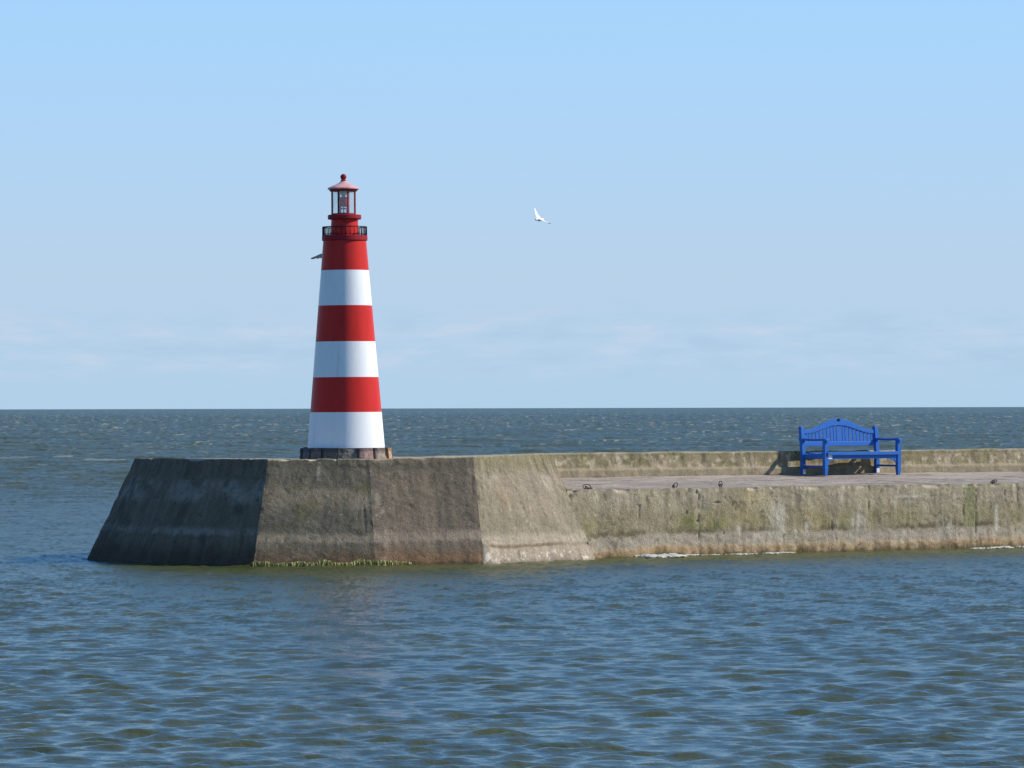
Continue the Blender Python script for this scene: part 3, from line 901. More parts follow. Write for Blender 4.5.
# lantern: eight posts, eight panes
lx = 0.0 - 0.9 / S
zg = lz(190.0)
Rl = rad(24.6)
cor = [(Rl * math.cos(R(22.5 + 45 * k)), Rl * math.sin(R(22.5 + 45 * k))) for k in range(8)]
lant = lathe_obj('lantern', [(Rl + .012, zp - .002), (Rl + .014, zp + .022), (Rl - .02, zp + .024), (Rl - .025, zp)], M_DRED, 8)
lant.rotation_euler = (0, 0, R(22.5))
for k in range(8):
    x, y = cor[k]
    bm = bmesh.new()
    add_box(bm, (x, y, (zp + zg) / 2), (0.020, 0.022, zg - zp + .01), Matrix.Rotation(R(22.5 + 45 * k), 3, 'Z'), 0.003)
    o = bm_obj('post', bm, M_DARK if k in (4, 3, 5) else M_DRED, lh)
    x2, y2 = cor[(k + 1) % 8]
    mx_, my_ = (x + x2) / 2, (y + y2) / 2
    ln = math.hypot(x2 - x, y2 - y)
    bm = bmesh.new()
    add_box(bm, (mx_, my_, (zp + zg) / 2 + .012), (0.004, ln - 0.024, zg - zp - .024), Matrix.Rotation(R(45 + 45 * k), 3, 'Z'))
    bm_obj('pane', bm, M_GLASS, lh)
# the lamp inside
lamp = lathe_obj('lamp', [(0.0, lz(206.8)), (rad(9.0), lz(206.6)), (rad(10.4), lz(205)), (rad(10.4), lz(199)), (rad(9), lz(197.4)), (0, lz(197.2))], M_RED, 32, lh, True)
bm = bmesh.new()
for k in range(8):
    a = 2 * PI * k / 8
    r_ = rad(8.6)
    add_tube(bm, [(r_ * math.cos(a), r_ * math.sin(a), zp), (r_ * math.cos(a), r_ * math.sin(a), lz(206.7))], 0.008, 6)
add_tube(bm, ringpts(rad(8.8), lz(208.6), 32), 0.011, 6, closed=True)
add_tube(bm, ringpts(rad(8.8), lz(213.2), 32), 0.010, 6, closed=True)
bm_obj('lamp_stand', bm, M_GREY, lamp, True)
lathe_obj('lamp_cap', [(0.03, lz(197.3)), (0.035, lz(194.8)), (rad(8.4), lz(194.4)), (rad(8.8), lz(193)), (rad(5), lz(191.4)), (0, lz(191.0))], M_CAP, 32, lamp, True)
# roof and finial
ze = lz(186.8)
rf = rad(31.6)
roof = lathe_obj('roof', [(0, zg + .004), (rf - .02, zg + .004), (rf, zg + .012), (rf + .002, zg + .026), (rf - .006, zg + .034), (rad(24.5), lz(186.4)), (rad(17), lz(184.9)), (rad(10), lz(183.2)), (rad(6.4), lz(182.0)), (rad(5), lz(180.9)), (0, lz(180.6))], M_ROOF, 64, lh, False)
lathe_obj('cornice', [(rad(25.5), zg - .028), (rad(27.5), zg - .022), (rad(28.5), zg + .002), (rad(26), zg + .006)], M_DRED, 64, roof)
zf = lz(177)
fr_ = rad(6.2)
prof = [(rad(6.2), lz(180.7)), (rad(5.4), lz(180.2)), (rad(3.6), lz(179.4)), (rad(4.6), lz(179.0))]
for k in range(9):
    t = -PI / 2 * 0.75 + (PI * 0.875) * k / 8
    prof.append((max(fr_ * math.cos(t), 0), zf + fr_ * math.sin(t)))
prof[-1] = (0, prof[-1][1])
lathe_obj('finial', prof, M_DRED, 32, roof, True)
for o in COL.objects:   # the lantern room sits a little off the tower's axis
    if o.parent is lh and o.name.split('.')[0] in ('lantern', 'post', 'pane', 'lamp', 'roof'):
        o.location.x = lx

# ------------------------------------------------------------------ bench
BETA = R(34.0)
BPOS = ray_line(802.8, W0 - NV * (DECK_W - 0.15), TH)      # hind feet a hand's breadth from the parapet
BY = float(BPOS[1])
print('bench', BPOS)
bench = empty('park_bench', (at(802.8, BY), BY, 0))
bench.rotation_euler = (0, 0, BETA)
BW = (876.6 - 802.8) / F * BY / (math.cos(BETA) - (876 - 512) / F * math.sin(BETA))
BD = 0.67
tag(bench, 'bright blue wooden bench with arched slatted back, standing before the low parapet', 'bench')


def deck_z(x, y):
    o = np.dot(np.array([x, y]) - W0, -NV)
    return ZD0 + (ZD1 - ZD0) * min(max(o / DECK_W, 0), 1)


# the bench stands level on its back feet; front feet follow the fall of the deck
bz = deck_z(bench.location.x, bench.location.y)
bench.location.z = bz + 0.004
fx, fy = bench.location.x + BD * math.sin(BETA), bench.location.y - BD * math.cos(BETA)
drop = bz - deck_z(fx, fy)
BV = 0.006


def lean(bm, z0=0.42, k=0.10):
    for v_ in bm.verts:
        if v_.co.z > z0: v_.co.y += (v_.co.z - z0) * k


# posts behind
for x in (0, BW):
    bm = bmesh.new()
    ps = 0.039
    zs = [0, 0.2, 0.42, 0.6, 0.75, 0.905]
    rings = []
    for q in zs:
        rings.append([bm.verts.new((x + sx_ * ps, sy_ * ps, q)) for sx_, sy_ in ((-1, -1), (1, -1), (1, 1), (-1, 1))])
    capv = [bm.verts.new((x + sx_ * (ps - .012), sy_ * (ps - .012), 0.92)) for sx_, sy_ in ((-1, -1), (1, -1), (1, 1), (-1, 1))]
    rings.append(capv)
    for A, B in zip(rings[:-1], rings[1:]):
        for j in range(4): bm.faces.new((A[j], A[(j + 1) % 4], B[(j + 1) % 4], B[j]))
    bm.faces.new(rings[0][::-1]); bm.faces.new(rings[-1])
    lean(bm)
    o = bm_obj('back_leg', bm, M_BLUE, bench)
    bm = bmesh.new()
    add_box(bm, (x + 0.004, -0.004, 0.055), (0.074, 0.074, 0.085), bevel=0.006)
    bm_obj('foot_cap', bm, M_CAP, o)
# front legs
for x in (0.015, BW - 0.015):
    bm = bmesh.new()
    ps = 0.039
    rings = []
    for q, k in ((-drop, 0.75), (0.10, 1), (0.40, 1), (0.645, 1)):
        rings.append([bm.verts.new((x + sx_ * ps * k, -BD + sy_ * ps * k, q)) for sx_, sy_ in ((-1, -1), (1, -1), (1, 1), (-1, 1))])
    for A, B in zip(rings[:-1], rings[1:]):
        for j in range(4): bm.faces.new((A[j], A[(j + 1) % 4], B[(j + 1) % 4], B[j]))
    bm.faces.new(rings[0][::-1]); bm.faces.new(rings[-1])
    bm_obj('front_leg', bm, M_BLUE, bench)
    # armrest: a board that widens towards the front and rolls over at the end
    bm = bmesh.new()
    pr_ = []
    ys = [(-BD - 0.085, .662, .016), (-BD - 0.06, .685, .032), (-BD + 0.02, .690, .036), (-BD + .3, .682, .034), (-0.05, .692, .032), (0.10, .698, .028)]
    ringl = []
    for (y_, z_, hw) in ys:
        hw += 0.012
        ringl.append([bm.verts.new((x - hw, y_, z_ - .042)), bm.verts.new((x + hw, y_, z_ - .042)), bm.verts.new((x + hw, y_, z_ - .006)),
                      bm.verts.new((x + hw - .008, y_, z_)), bm.verts.new((x - hw + .008, y_, z_)), bm.verts.new((x - hw, y_, z_ - .006))])
    for A, B in zip(ringl[:-1], ringl[1:]):
        for j in range(6): bm.faces.new((A[j], A[(j + 1) % 6], B[(j + 1) % 6], B[j]))
    bm.faces.new(ringl[0]); bm.faces.new(ringl[-1][::-1])
    bm_obj('armrest', bm, M_BLUE, bench)
# seat: boards along the length, dished a little
bm = bmesh.new()
nb = 6
for k in range(nb):
    y_ = -BD - 0.005 + (BD - 0.06) * (k + 0.35) / nb
    zq = 0.428 - 0.020 * math.sin(PI * k / (nb - 1)) - 0.012 * k / nb
    add_box(bm, (BW / 2, y_, zq - .013), (BW - 0.09, (BD - .06) / nb - .014, 0.028), bevel=BV)
add_box(bm, (BW / 2, -BD - 0.048, 0.405), (BW - 0.06, 0.034, 0.066), bevel=0.008)
bm_obj('seat', bm, M_BLUE, bench)
# front apron with curved brackets
bm = bmesh.new()
xs = np.linspace(0.05, BW - 0.05, 61)
def apron_z(x):
    d = min(x - 0.05, BW - 0.05 - x)
    if d < 0.045: return 0.215
    if d < 0.26: return 0.215 + 0.085 * (1 - (1 - (d - 0.045) / 0.215) ** 2) ** 0.5
    return 0.30
ap = []
for x in xs:
    zb = apron_z(x)
    ap.append([bm.verts.new((x, -BD - .018, zb)), bm.verts.new((x, -BD - .018, .372)), bm.verts.new((x, -BD + .018, .372)), bm.verts.new((x, -BD + .018, zb))])
for A, B in zip(ap[:-1], ap[1:]):
    for j in range(4): bm.faces.new((A[j], A[(j + 1) % 4], B[(j + 1) % 4], B[j]))
bm.faces.new(ap[0]); bm.faces.new(ap[-1][::-1])
apron = bm_obj('apron', bm, M_BLUE, bench)
bm = bmesh.new()
add_box(bm, (0.115, -BD - 0.024, 0.338), (0.092, 0.008, 0.082), bevel=0.003)
bm_obj('plate', bm, M_CAP, apron)
# side rails, stretchers, back rail of the seat
for x in (0.005, BW - 0.005):
    bm = bmesh.new()
    add_box(bm, (x, -BD / 2, 0.345), (0.034, BD - 0.07, 0.085), bevel=BV)
    add_box(bm, (x, -BD / 2, 0.155), (0.030, BD - 0.07, 0.04), bevel=BV)
    bm_obj('side_rail', bm, M_BLUE, bench)
bm = bmesh.new()
add_box(bm, (BW / 2, -0.005, 0.355), (BW - 0.08, 0.034, 0.08), bevel=BV)
bm_obj('back_rail', bm, M_BLUE, bench)
bm = bmesh.new()
add_box(bm, (BW / 2, -BD / 2, 0.35), (0.035, BD - 0.04, 0.06), bevel=BV)
bm_obj('stretcher', bm, M_BLUE, bench)


def arch(t):    # t from -1 to 1: height of the camel back's top edge
    a = abs(t)
    s = 1 - ss(0.02, 0.90, np.array(a)) if a > 0.02 else 1.0
    return 0.850 + 0.222 * float(s)


def arch_b(t):
    a = abs(t)
    s = 1 - ss(0.02, 0.92, np.array(a)) if a > 0.02 else 1.0
    return 0.782 + 0.160 * float(s)


# backrest: lower rail and upright slats
bm = bmesh.new()
add_box(bm, (BW / 2, 0, 0.585), (BW - 0.08, 0.036, 0.082), bevel=BV)
nsl = 19
pitch = (BW - 0.10) / nsl
for k in range(nsl):
    x = 0.05 + pitch * (k + 0.5)
    mid = k == nsl // 2
    wd = 0.115 if mid else 0.061
    if not mid and abs(k - nsl // 2) == 1: x += 0.018 if k > nsl // 2 else -0.018; wd = 0.05
    ztop_ = arch_b((x - BW / 2) / (BW / 2)) + 0.02
    add_box(bm, (x, 0.002, (0.60 + ztop_) / 2), (wd, 0.016, ztop_ - 0.60))
lean(bm)
br = bm_obj('backrest', bm, M_BLUE, bench)
bm = bmesh.new()
tr_ = []
for x in np.linspace(0.042, BW - 0.042, 81):
    t = (x - BW / 2) / (BW / 2)
    za, zb = arch(t), arch_b(t)
    tr_.append([bm.verts.new((x, -.022, zb)), bm.verts.new((x, -.022, za - .008)), bm.verts.new((x, -.014, za)), bm.verts.new((x, .014, za)), bm.verts.new((x, .022, za - .008)), bm.verts.new((x, .022, zb))])
for A, B in zip(tr_[:-1], tr_[1:]):
    for j in range(6): bm.faces.new((A[j], A[(j + 1) % 6], B[(j + 1) % 6], B[j]))
bm.faces.new(tr_[0]); bm.faces.new(tr_[-1][::-1])
lean(bm)
bm_obj('top_rail', bm, M_BLUE, br)
bm = bmesh.new()
add_box(bm, (BW / 2, -0.028, 1.048), (0.06, 0.012, 0.045), bevel=0.004)
lean(bm)
bm_obj('plaque', bm, M_BLACK, br)

# ------------------------------------------------------------------ iron rings along the deck edge
def mooring_ring(px, shape, label):
    """shape: (width, height, tilt towards the water, turn)"""
    u = u_of(px, -0.10)
    p = W0 + DV * u - NV * 0.12
    o = empty('mooring_ring', (p[0], p[1], deck_z(p[0], p[1]) + 0.004), TH)
    wdt, hgt, tilt, turn = shape
    bm = bmesh.new()
    pts = []
    for k in range(20):
        a = 2 * PI * k / 20
        pts.append((wdt / 2 * math.cos(a), 0, hgt / 2 + hgt / 2 * math.sin(a)))
    add_tube(bm, pts, 0.0085, 8, closed=True)
    bmesh.ops.rotate(bm, verts=bm.verts[:], cent=(0, 0, 0), matrix=Matrix.Rotation(tilt, 3, 'X') @ Matrix.Rotation(turn, 3, 'Y'))
    r_ = bm_obj('ring', bm, M_IRON, o, True)
    bm = bmesh.new()
    ey = []
    for k in range(11):
        a = PI * k / 10
        ey.append((wdt * 0.5 * 0 + 0.03 * math.cos(a), 0.0, 0.004 + 0.042 * math.sin(a)))
    bm2 = [(e[1], e[0], e[2]) for e in ey]
    add_tube(bm, bm2, 0.011, 8)
    if wdt > 0.15: add_box(bm, (0.075, 0.0, 0.014), (0.09, 0.06, 0.028), bevel=0.008)
    bm_obj('eye_bolt', bm, M_IRON, o, True)
    tag(o, label, 'ring', 'iron mooring rings along the deck edge')
    return o


mooring_ring(586.5, (0.16, 0.085, R(20), R(8)), 'rusty iron mooring ring nearest the sloping pier head, with a dark lump beside it')
mooring_ring(674, (0.075, 0.105, R(15), R(38)), 'rusty mooring ring leaning over to one side on the deck edge')
mooring_ring(721, (0.07, 0.105, R(10), R(-8)), 'slim rusty mooring ring standing upright on the deck edge')
mooring_ring(994, (0.14, 0.06, R(35), R(-14)), 'low flat rusty mooring ring on the deck edge to the right of the bench')

# ------------------------------------------------------------------ gulls
def gull_material():
    m, nt, b = new_mat('gull_feathers')
    L = nt.links.new
    a = N(nt, 'ShaderNodeAttribute', attribute_name='stain')
    L(a.outputs['Color'], b.inputs['Base Color'])
    b.inputs['Roughness'].default_value = 0.8
    b.inputs['Specular IOR Level'].default_value = 0.2
    return m


M_GULL = gull_material()


def make_gull(name, loc, rot, wing_l, wing_r, mantle, body_c, label):
    """gull along +x (beak); wings are lists of joints (y outwards, z up, x) in body lengths of metres"""
    bm = bmesh.new()
    spine = [(0.245, 0.018, .004), (0.215, 0.020, .010), (0.205, 0.022, .022), (0.175, 0.024, .034), (0.14, 0.018, .036), (0.10, 0.008, .042), (0.04, 0.0, .058), (-0.03, -0.004, .062), (-0.10, 0.0, .05), (-0.155, 0.006, .03), (-0.19, 0.01, .018)]
    n = 12
    rings = []
    for x, zc, r_ in spine:
        rings.append([bm.verts.new((x, r_ * math.cos(2 * PI * j / n), zc + r_ * 0.92 * math.sin(2 * PI * j / n))) for j in range(n)])
    for A, B in zip(rings[:-1], rings[1:]):
        for j in range(n): bm.faces.new((A[j], A[(j + 1) % n], B[(j + 1) % n], B[j]))
    bm.faces.new(rings[0][::-1]); bm.faces.new(rings[-1])
    # tail fan
    tl = []
    for x, hw, th_ in ((-0.16, .022, .012), (-0.22, .038, .007), (-0.275, .062, .005)):
        tl.append([bm.verts.new((x, -hw, .012 - th_)), bm.verts.new((x, hw, .012 - th_)), bm.verts.new((x, hw, .012 + th_)), bm.verts.new((x, -hw, .012 + th_))])
    for A, B in zip(tl[:-1], tl[1:]):
        for j in range(4): bm.faces.new((A[j], A[(j + 1) % 4], B[(j + 1) % 4], B[j]))
    bm.faces.new(tl[0][::-1]); bm.faces.new(tl[-1])
    # wings: shoulder, elbow, wrist, tip; each joint: (x lead, y, z, chord, thickness)
    for sgn, wing in ((1, wing_l), (-1, wing_r)):
        ws = []
        pts = []
        for k in range(len(wing) - 1):
            for t in np.linspace(0, 1, 5)[: 5 if k == len(wing) - 2 else 4]:
                pts.append(np.array(wing[k]) * (1 - t) + np.array(wing[k + 1]) * t)
        for (x, y, zc, ch, th_) in pts:
            sec = []
            for s, hh in ((0, 0), (.15, .8), (.4, 1), (.75, .5), (1.0, 0.12)):
                sec.append(bm.verts.new((x - ch * s, sgn * y, zc + th_ * hh + 0.03 * ch * math.sin(PI * s))))
            for s, hh in ((.75, -.3), (.4, -.6), (.15, -.5)):
                sec.append(bm.verts.new((x - ch * s, sgn * y, zc + th_ * hh + 0.03 * ch * math.sin(PI * s))))
            ws.append(sec)
        for A, B in zip(ws[:-1], ws[1:]):
            for j in range(8): bm.faces.new((A[j], A[(j + 1) % 8], B[(j + 1) % 8], B[j]))
        bm.faces.new(ws[0][::-1]); bm.faces.new(ws[-1])
    bmesh.ops.recalc_face_normals(bm, faces=bm.faces[:])
    me = bpy.data.meshes.new(name + '_rough')
    bm.to_mesh(me); bm.free()
    o = link_mesh(name, me)
    md = o.modifiers.new('fuse', 'REMESH'); md.mode = 'VOXEL'; md.voxel_size = 0.006
    ms = o.modifiers.new('soft', 'SMOOTH'); ms.iterations = 3; ms.factor = 0.5
    dg = bpy.context.evaluated_depsgraph_get()
    me2 = bpy.data.meshes.new_from_object(o.evaluated_get(dg))
    me2.name = name
    o.modifiers.clear()
    o.data = me2
    me2.materials.clear(); me2.materials.append(M_GULL)
    nvv = len(me2.vertices)
    P = np.empty(nvv * 3, np.float32); me2.vertices.foreach_get('co', P); P = P.reshape(-1, 3)
    Nn = np.empty(nvv * 3, np.float32); me2.vertices.foreach_get('normal', Nn); Nn = Nn.reshape(-1, 3)
    c = np.ones((nvv, 3)) * np.array(body_c)
    onwing = np.abs(P[:, 1]) > 0.055
    span = np.abs(P[:, 1])
    up = Nn[:, 2] > 0
    c[onwing & up] = mantle
    dist = np.hypot(P[:, 1], P[:, 2])
    tipd = max(np.hypot(wing_l[-1][1], wing_l[-1][2]), np.hypot(wing_r[-1][1], wing_r[-1][2]))
    c[dist > tipd * 0.86] = (0.03, 0.03, 0.035)
    c[P[:, 0] > 0.207] = (0.55, 0.33, 0.04)
    c[(np.abs(P[:, 0] - 0.19) < 0.007) & (np.abs(P[:, 1]) > 0.018) & (P[:, 2] > 0.022) & (P[:, 2] < 0.036)] = (0.02, 0.02, 0.02)
    a = me2.color_attributes.new('stain', 'FLOAT_COLOR', 'POINT')
    c4 = np.ones((nvv, 4), np.float32); c4[:, :3] = c
    a.data.foreach_set('color', c4.ravel())
    me2.polygons.foreach_set('use_smooth', np.ones(len(me2.polygons), bool))
    o.location = loc
    o.rotation_euler = rot
    tag(o, label, 'gull', 'gulls in flight')
    return o


GY = 135.0
make_gull('gull', (at(540, GY), GY, height(540, 219.8, GY)), (0, R(6), R(220)),
          [(0.10, 0.0, 0.02, 0.17, .02), (0.13, 0.18, -0.01, 0.15, .016), (0.11, 0.32, -0.07, 0.12, .013), (-0.04, 0.52, -0.17, 0.04, .011)],
          [(0.10, 0.0, 0.02, 0.19, .02), (0.12, 0.08, 0.15, 0.20, .016), (0.11, 0.13, 0.28, 0.16, .013), (0.05, 0.19, 0.42, 0.06, .011)],
          (0.80, 0.80, 0.80), (0.86, 0.86, 0.85), 'white gull flying in the open sky with one wing raised high')
GY2 = 92.0
make_gull('gull', (at(335.5, GY2), GY2, height(335, 257.0, GY2)), (0, R(-36), R(-84)),
          [(0.10, 0.0, 0.02, 0.27, .02), (0.14, 0.20, 0.02, 0.25, .016), (0.12, 0.36, 0.0, 0.19, .013), (-0.04, 0.58, -0.01, 0.04, .011)],
          [(0.10, 0.0, 0.02, 0.27, .02), (0.14, 0.20, 0.02, 0.25, .016), (0.12, 0.36, 0.0, 0.19, .013), (-0.04, 0.58, -0.01, 0.04, .011)],
          (0.14, 0.165, 0.23), (0.42, 0.45, 0.50), 'grey winged gull passing behind the lighthouse tower, one wing tip showing')

# ------------------------------------------------------------------ water
def water_field(X, Y, spacing, seed=3, nw=104):
    """sum of travelling wave trains: height, horizontal shift, and the slope variance that the grid is too coarse to carry"""
    rng = np.random.default_rng(seed)
    lam = np.concatenate([np.exp(rng.uniform(np.log(0.11), np.log(0.50), nw - 34)), np.exp(rng.uniform(np.log(0.8), np.log(4.2), 34))])
    ang = R(-84) + rng.normal(0, 1, nw) * np.where(np.arange(nw) < nw - 34, R(21), R(28))      # wind from the open sea towards the camera
    ph = rng.uniform(0, 2 * PI, nw)
    slope = np.where(lam < 0.24, 0.036, 0.050)
    slope[nw - 34:] = np.where(lam[nw - 34:] < 1.6, 0.034, 0.024)
    open_sea = (0.17 + 0.45 * ss(75, 130, Y)).astype(X.dtype)
    H = np.zeros_like(X); DX = np.zeros_like(X); DY = np.zeros_like(X); lost = np.zeros_like(X)
    for q_, (l_, a_, p_, s_) in enumerate(zip(lam, ang, ph, slope)):
        k = 2 * PI / l_
        amp = s_ / k
        f = np.clip((l_ / spacing - 2.0) / 1.6, 0, 1)
        lost += (1 - f) ** 2 * s_ * s_ * 0.5
        if f.max() <= 0: continue
        arg = (k * (X * math.cos(a_) + Y * math.sin(a_)) + p_)
        if q_ >= nw - 34: f = f * open_sea
        c = np.cos(arg) * f * amp
        s = np.sin(arg) * f * amp
        H += c
        DX -= s * math.cos(a_) * 0.9
        DY -= s * math.sin(a_) * 0.9
    return H, DX, DY, lost


ys = [9.0]
while ys[-1] < 45000:
    y_ = ys[-1]
    if y_ < 24: d = 0.30 - 0.25 * ss(9, 24, np.array(y_))
    elif y_ < 70: d = 0.042 + (y_ - 24) * 0.0020
    elif y_ < 260: d = 0.134 + (y_ - 70) * 0.0005
    else: d = 0.24 + (y_ - 260) * 0.0026
    ys.append(y_ + float(d))
ys = np.array(ys)
tt = np.concatenate([np.linspace(-1.6, -0.19, 26)[:-1], np.linspace(-0.19, 0.19, 540), np.linspace(0.19, 1.6, 26)[1:]])
Yg, Tg = np.meshgrid(ys.astype(np.float32), tt.astype(np.float32), indexing='ij')
Xg = Tg * (Yg + 6)
dyg = np.repeat(np.gradient(ys).astype(np.float32)[:, None], len(tt), 1)
dxg = np.gradient(tt).astype(np.float32)[None, :] * (Yg + 6)
spacing = np.maximum(dyg, dxg)
H, DX, DY, lost = water_field(Xg, Yg, spacing)
for l_, a_, p_ in zip(np.geomspace(5, 15, 18), RNG.normal(R(-82), R(22), 18), RNG.uniform(0, 2 * PI, 18)):
    k_ = 2 * PI / l_
    H += (0.016 / k_ * np.cos(k_ * (Xg * math.cos(a_) + Yg * math.sin(a_)) + p_) * np.clip((l_ / spacing - 2.2) / 2, 0, 1) * ss(110, 260, Yg)).astype(np.float32)
# gusts: patches of livelier and calmer water; open sea beyond the pier is rougher than its lee
gust = (0.75 + 0.5 * vnoise(Xg / 9.0, Yg / 14.0, 0, 900)).astype(np.float32)
rough_zone = (0.92 + 0.45 * ss(72, 130, Yg)).astype(np.float32)
amp = gust * rough_zone
Hs = H * amp
foam = np.zeros_like(H)
# far out the grid is coarser than the chop: stand-in wavelets of about one cell keep the sea rough there
Hs = Hs + (RNG.uniform(-1, 1, H.shape) * np.minimum(0.13 * dyg, 0.30) * (0.62 * ss(30, 60, Yg) + 0.38 * ss(85, 170, Yg))).astype(np.float32)
crest = ss(1.9, 2.6, H / np.maximum(np.std(H, axis=1, keepdims=True), 0.004)) * ss(0, .01, np.std(H, axis=1, keepdims=True))
mask = ss(0.64, 0.78, vnoise(Xg / 1.0, Yg / 5.0, 0, 910)) * ss(80, 120, Yg)
foam = np.clip(0.3 * crest * mask * (0.3 + 0.9 * vnoise(Xg / 0.25, Yg / 0.25, 0, 911)), 0, 1)
lg = np.log(Yg)
far_caps = ss(0.78, 0.90, vnoise(Tg * 1100, lg * 420, 0, 915)) * ss(0.25, 0.6, vnoise(Tg * 40, lg * 30, 0, 916)) * ss(160, 320, Yg)
foam = np.maximum(foam, 0.33 * far_caps)
P = np.stack([Xg + DX * amp, Yg + DY * amp, Hs], -1).reshape(-1, 3).astype(np.float32)
nr_, nc_ = Yg.shape
idx = np.arange(nr_ * nc_, dtype=np.int32).reshape(nr_, nc_)
fc = np.stack([idx[:-1, :-1], idx[:-1, 1:], idx[1:, 1:], idx[1:, :-1]], -1).reshape(-1, 4)
nb_ = len(P)
P = np.concatenate([P, np.array([[-60000, -60000, -0.4], [60000, -60000, -0.4], [60000, 60000, -0.4], [-60000, 60000, -0.4]], np.float32)])
fc = np.concatenate([fc, np.array([[nb_, nb_ + 1, nb_ + 2, nb_ + 3]], np.int32)])
foam = np.append(foam.ravel(), [0, 0, 0, 0]); lost = np.append(lost.ravel(), [0.03] * 4)
print('water', nr_, nc_, len(P))
me = bpy.data.meshes.new('sea_water')
me.vertices.add(len(P)); me.vertices.foreach_set('co', P.ravel())
me.loops.add(fc.size); me.loops.foreach_set('vertex_index', fc.ravel())
me.polygons.add(len(fc))
me.polygons.foreach_set('loop_start', np.arange(0, fc.size, 4, dtype=np.int32))
me.polygons.foreach_set('loop_total', np.full(len(fc), 4, np.int32))
me.polygons.foreach_set('use_smooth', np.ones(len(fc), bool))
a = me.attributes.new('foam', 'FLOAT', 'POINT'); a.data.foreach_set('value', foam.ravel().astype(np.float32))
a = me.attributes.new('chop', 'FLOAT', 'POINT'); a.data.foreach_set('value', np.sqrt(lost * 2).ravel().astype(np.float32))
me.update(calc_edges=True)


def water_mat():
    m, nt, b = new_mat('murky_sea_water')
    L = nt.links.new
    tc = N(nt, 'ShaderNodeTexCoord')
    n1 = N(nt, 'ShaderNodeTexNoise', i_Scale=5.0, i_Detail=5.0, i_Roughness=0.6)
    n2 = N(nt, 'ShaderNodeTexNoise', i_Scale=0.5, i_Detail=3.0)
    L(tc.outputs['Object'], n1.inputs['Vector']); L(tc.outputs['Object'], n2.inputs['Vector'])
    bp = N(nt, 'ShaderNodeBump', i_Strength=1.0, i_Distance=0.028)
    n4 = N(nt, 'ShaderNodeTexNoise', i_Scale=14.0, i_Detail=3.0, i_Roughness=0.5)
    L(tc.outputs['Object'], n4.inputs['Vector'])
    hs = N(nt, 'ShaderNodeMath', operation='MULTIPLY_ADD'); hs.inputs[1].default_value = 0.3
    L(n4.outputs['Fac'], hs.inputs[0]); L(n1.outputs['Fac'], hs.inputs[2])
    L(hs.outputs[0], bp.inputs['Height'])
    L(bp.outputs['Normal'], b.inputs['Normal'])
    b.inputs['Specular Tint'].default_value = (0.60, 0.91, 1.0, 1)
    cr = N(nt, 'ShaderNodeValToRGB')
    cr.color_ramp.elements[0].position = 0.3; cr.color_ramp.elements[0].color = (0.044, 0.052, 0.012, 1)
    cr.color_ramp.elements[1].position = 0.7; cr.color_ramp.elements[1].color = (0.068, 0.072, 0.015, 1)
    L(n2.outputs['Fac'], cr.inputs['Fac'])
    fo = N(nt, 'ShaderNodeAttribute', attribute_name='foam')
    n3 = N(nt, 'ShaderNodeTexNoise', i_Scale=7.0, i_Detail=4.0)
    L(tc.outputs['Object'], n3.inputs['Vector'])
    mu = N(nt, 'ShaderNodeMath', operation='MULTIPLY_ADD'); mu.inputs[1].default_value = 1.0
    L(fo.outputs['Fac'], mu.inputs[0])
    mx = N(nt, 'ShaderNodeMix', data_type='RGBA')
    L(fo.outputs['Fac'], mx.inputs['Factor'])
    L(cr.outputs['Color'], mx.inputs['A'])
    mx.inputs['B'].default_value = (0.62, 0.62, 0.58, 1)
    L(mx.outputs['Result'], b.inputs['Base Color'])
    ch = N(nt, 'ShaderNodeAttribute', attribute_name='chop')
    ma = N(nt, 'ShaderNodeMath', operation='MULTIPLY_ADD'); ma.inputs[1].default_value = 0.9; ma.inputs[2].default_value = 0.045
    L(ch.outputs['Fac'], ma.inputs[0])
    fr = N(nt, 'ShaderNodeMath', operation='ADD'); fr.use_clamp = True
    L(ma.outputs[0], fr.inputs[0]); L(fo.outputs['Fac'], fr.inputs[1])
    L(fr.outputs[0], b.inputs['Roughness'])
    b.inputs['IOR'].default_value = 1.55
    b.inputs['Specular IOR Level'].default_value = 0.6
    return m


me.materials.append(water_mat())
sea = link_mesh('sea_water', me)
tag(sea, 'choppy blue green sea water out to the horizon', 'water', kind='structure')


def sea_z(x, y):
    X = np.atleast_1d(np.array(x, np.float32)); Y = np.atleast_1d(np.array(y, np.float32))
    H, _, _, _ = water_field(X, Y, np.full_like(X, 0.2))
    return H * 0.95


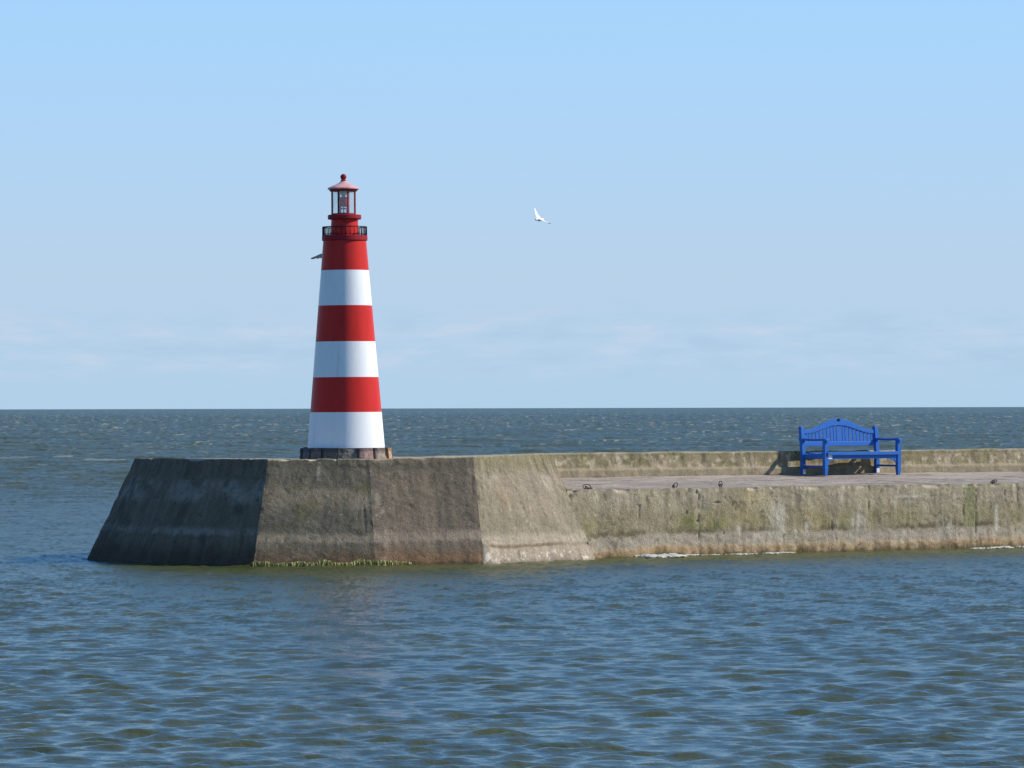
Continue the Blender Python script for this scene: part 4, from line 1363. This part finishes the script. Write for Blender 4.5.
# ------------------------------------------------------------------ weed along the waterline of the pier head
def blade_clumps(paths, name, mat, label, n_per_m, hmin, hmax, seed):
    rng = np.random.default_rng(seed)
    vs, fs, cs = [], [], []
    for (p, q, nrm, dens) in paths:
        ln = np.linalg.norm(q - p)
        for k in range(int(ln * n_per_m * dens)):
            t = rng.random()
            clump = vnoise(t * ln * 5, seed * 1.0, 0, 41)
            if clump < 0.12: continue
            c0 = p + (q - p) * t + nrm * rng.uniform(-0.01, 0.05)
            h = rng.uniform(hmin, hmax) * (0.5 + clump)
            out = nrm * rng.uniform(0.02, 0.07) + (q - p) / ln * rng.uniform(-0.03, 0.03)
            wdt = (q - p) / ln * rng.uniform(0.004, 0.010)
            z0 = -0.05
            tone = rng.random()
            colr = np.array([0.46, 0.40, 0.12]) * (0.4 + 0.9 * tone) if rng.random() < 0.42 else np.array([0.075, 0.085, 0.016]) * (0.3 + tone)
            b0 = len(vs)
            for s, zq, ww in ((1.0, z0, 1.0), (0.6, z0 + (h + .05) * .7, 0.9), (0.1, h, 0.5)):
                c = c0 + out * (s - 0.4) + nrm * 0.01
                vs.append((c[0] - wdt[0] * ww, c[1] - wdt[1] * ww, zq)); vs.append((c[0] + wdt[0] * ww, c[1] + wdt[1] * ww, zq))
                cs += [colr, colr]
                if s == 1.0: pass
            for r_ in range(2):
                fs.append((b0 + r_ * 2, b0 + r_ * 2 + 1, b0 + r_ * 2 + 3, b0 + r_ * 2 + 2))
    o = arr_obj(name, np.array(vs), fs, [mat], None, False, np.array(cs))
    tag(o, label, 'seaweed', kind='stuff')
    return o


M_WEED = concrete_mat('wet_seaweed', 1.0, 0.55)
def nrm_of(p, q):
    d = (q - p) / np.linalg.norm(q - p)
    return np.array([d[1], -d[0]])
C35 = F3 + (F4 - F3) * 0.32
blade_clumps([(F2, F3, nrm_of(F2, F3), 1.0), (F3, C35, nrm_of(F3, F4), 0.7)],
             'seaweed', M_WEED, 'yellow green fringe of seaweed along the waterline of the pier head', 950, 0.03, 0.088, 5)

# ------------------------------------------------------------------ foam where the waves break on the quay wall
def foam_mat():
    m, nt, b = new_mat('sea_foam')
    L = nt.links.new
    tc = N(nt, 'ShaderNodeTexCoord')
    n1 = N(nt, 'ShaderNodeTexNoise', i_Scale=30.0, i_Detail=4.0)
    L(tc.outputs['Object'], n1.inputs['Vector'])
    cr = N(nt, 'ShaderNodeValToRGB')
    cr.color_ramp.elements[0].position = 0.35; cr.color_ramp.elements[0].color = (0.30, 0.29, 0.22, 1)
    cr.color_ramp.elements[1].position = 0.6; cr.color_ramp.elements[1].color = (0.58, 0.57, 0.50, 1)
    L(n1.outputs['Fac'], cr.inputs['Fac']); L(cr.outputs['Color'], b.inputs['Base Color'])
    b.inputs['Roughness'].default_value = 0.9
    return m


rng = np.random.default_rng(21)
bm = bmesh.new()
spots = []
for (p0, p1, n_, wmax) in ((622, 640, 26, .10), (640, 668, 150, .42), (668, 702, 70, .14), (705, 724, 14, .08), (726, 752, 50, .09), (760, 790, 40, .10), (800, 812, 20, .08), (955, 975, 26, .10), (974, 998, 110, .16), (998, 1030, 220, .40)):
    for k in range(n_):
        px = p0 + (p1 - p0) * rng.random()
        spots.append((px, rng.random() ** 1.3 * wmax + 0.02, wmax))
xs_, ys_, rs_ = [], [], []
for px, o_, wm in spots:
    p = W0 + DV * u_of(px) + NV * o_
    xs_.append(p[0]); ys_.append(p[1]); rs_.append(rng.uniform(0.012, 0.045) * (0.5 + 2.0 * wm))
zs_ = sea_z(xs_, ys_)
for x, y, z_, r_ in zip(xs_, ys_, zs_, rs_):
    gate = float(0.5 * vnoise(x * 1.7, y * 1.7, 0, 977) + 0.5 * vnoise(x * 5.5, y * 5.5, 0, 978))
    if gate < 0.46: continue
    r_ *= 0.5 + gate
    mtx = Matrix.Translation((x, y, float(z_) + 0.006)) @ Matrix.Rotation(TH + rng.normal(0, .25), 4, 'Z') @ Matrix.Diagonal((r_ * rng.uniform(0.8, 3.0), r_ * rng.uniform(.8, 2.2), r_ * rng.uniform(.15, .45), 1))
    r0 = bmesh.ops.create_icosphere(bm, subdivisions=2, radius=1.0, matrix=mtx)
    for v_ in r0['verts']:
        v_.co += Vector((rng.normal(0, .12), rng.normal(0, .12), rng.normal(0, .15))) * r_
fo = bm_obj('foam', bm, foam_mat(), None, True)
tag(fo, 'white foam of small waves breaking along the foot of the quay wall', 'foam', kind='stuff')
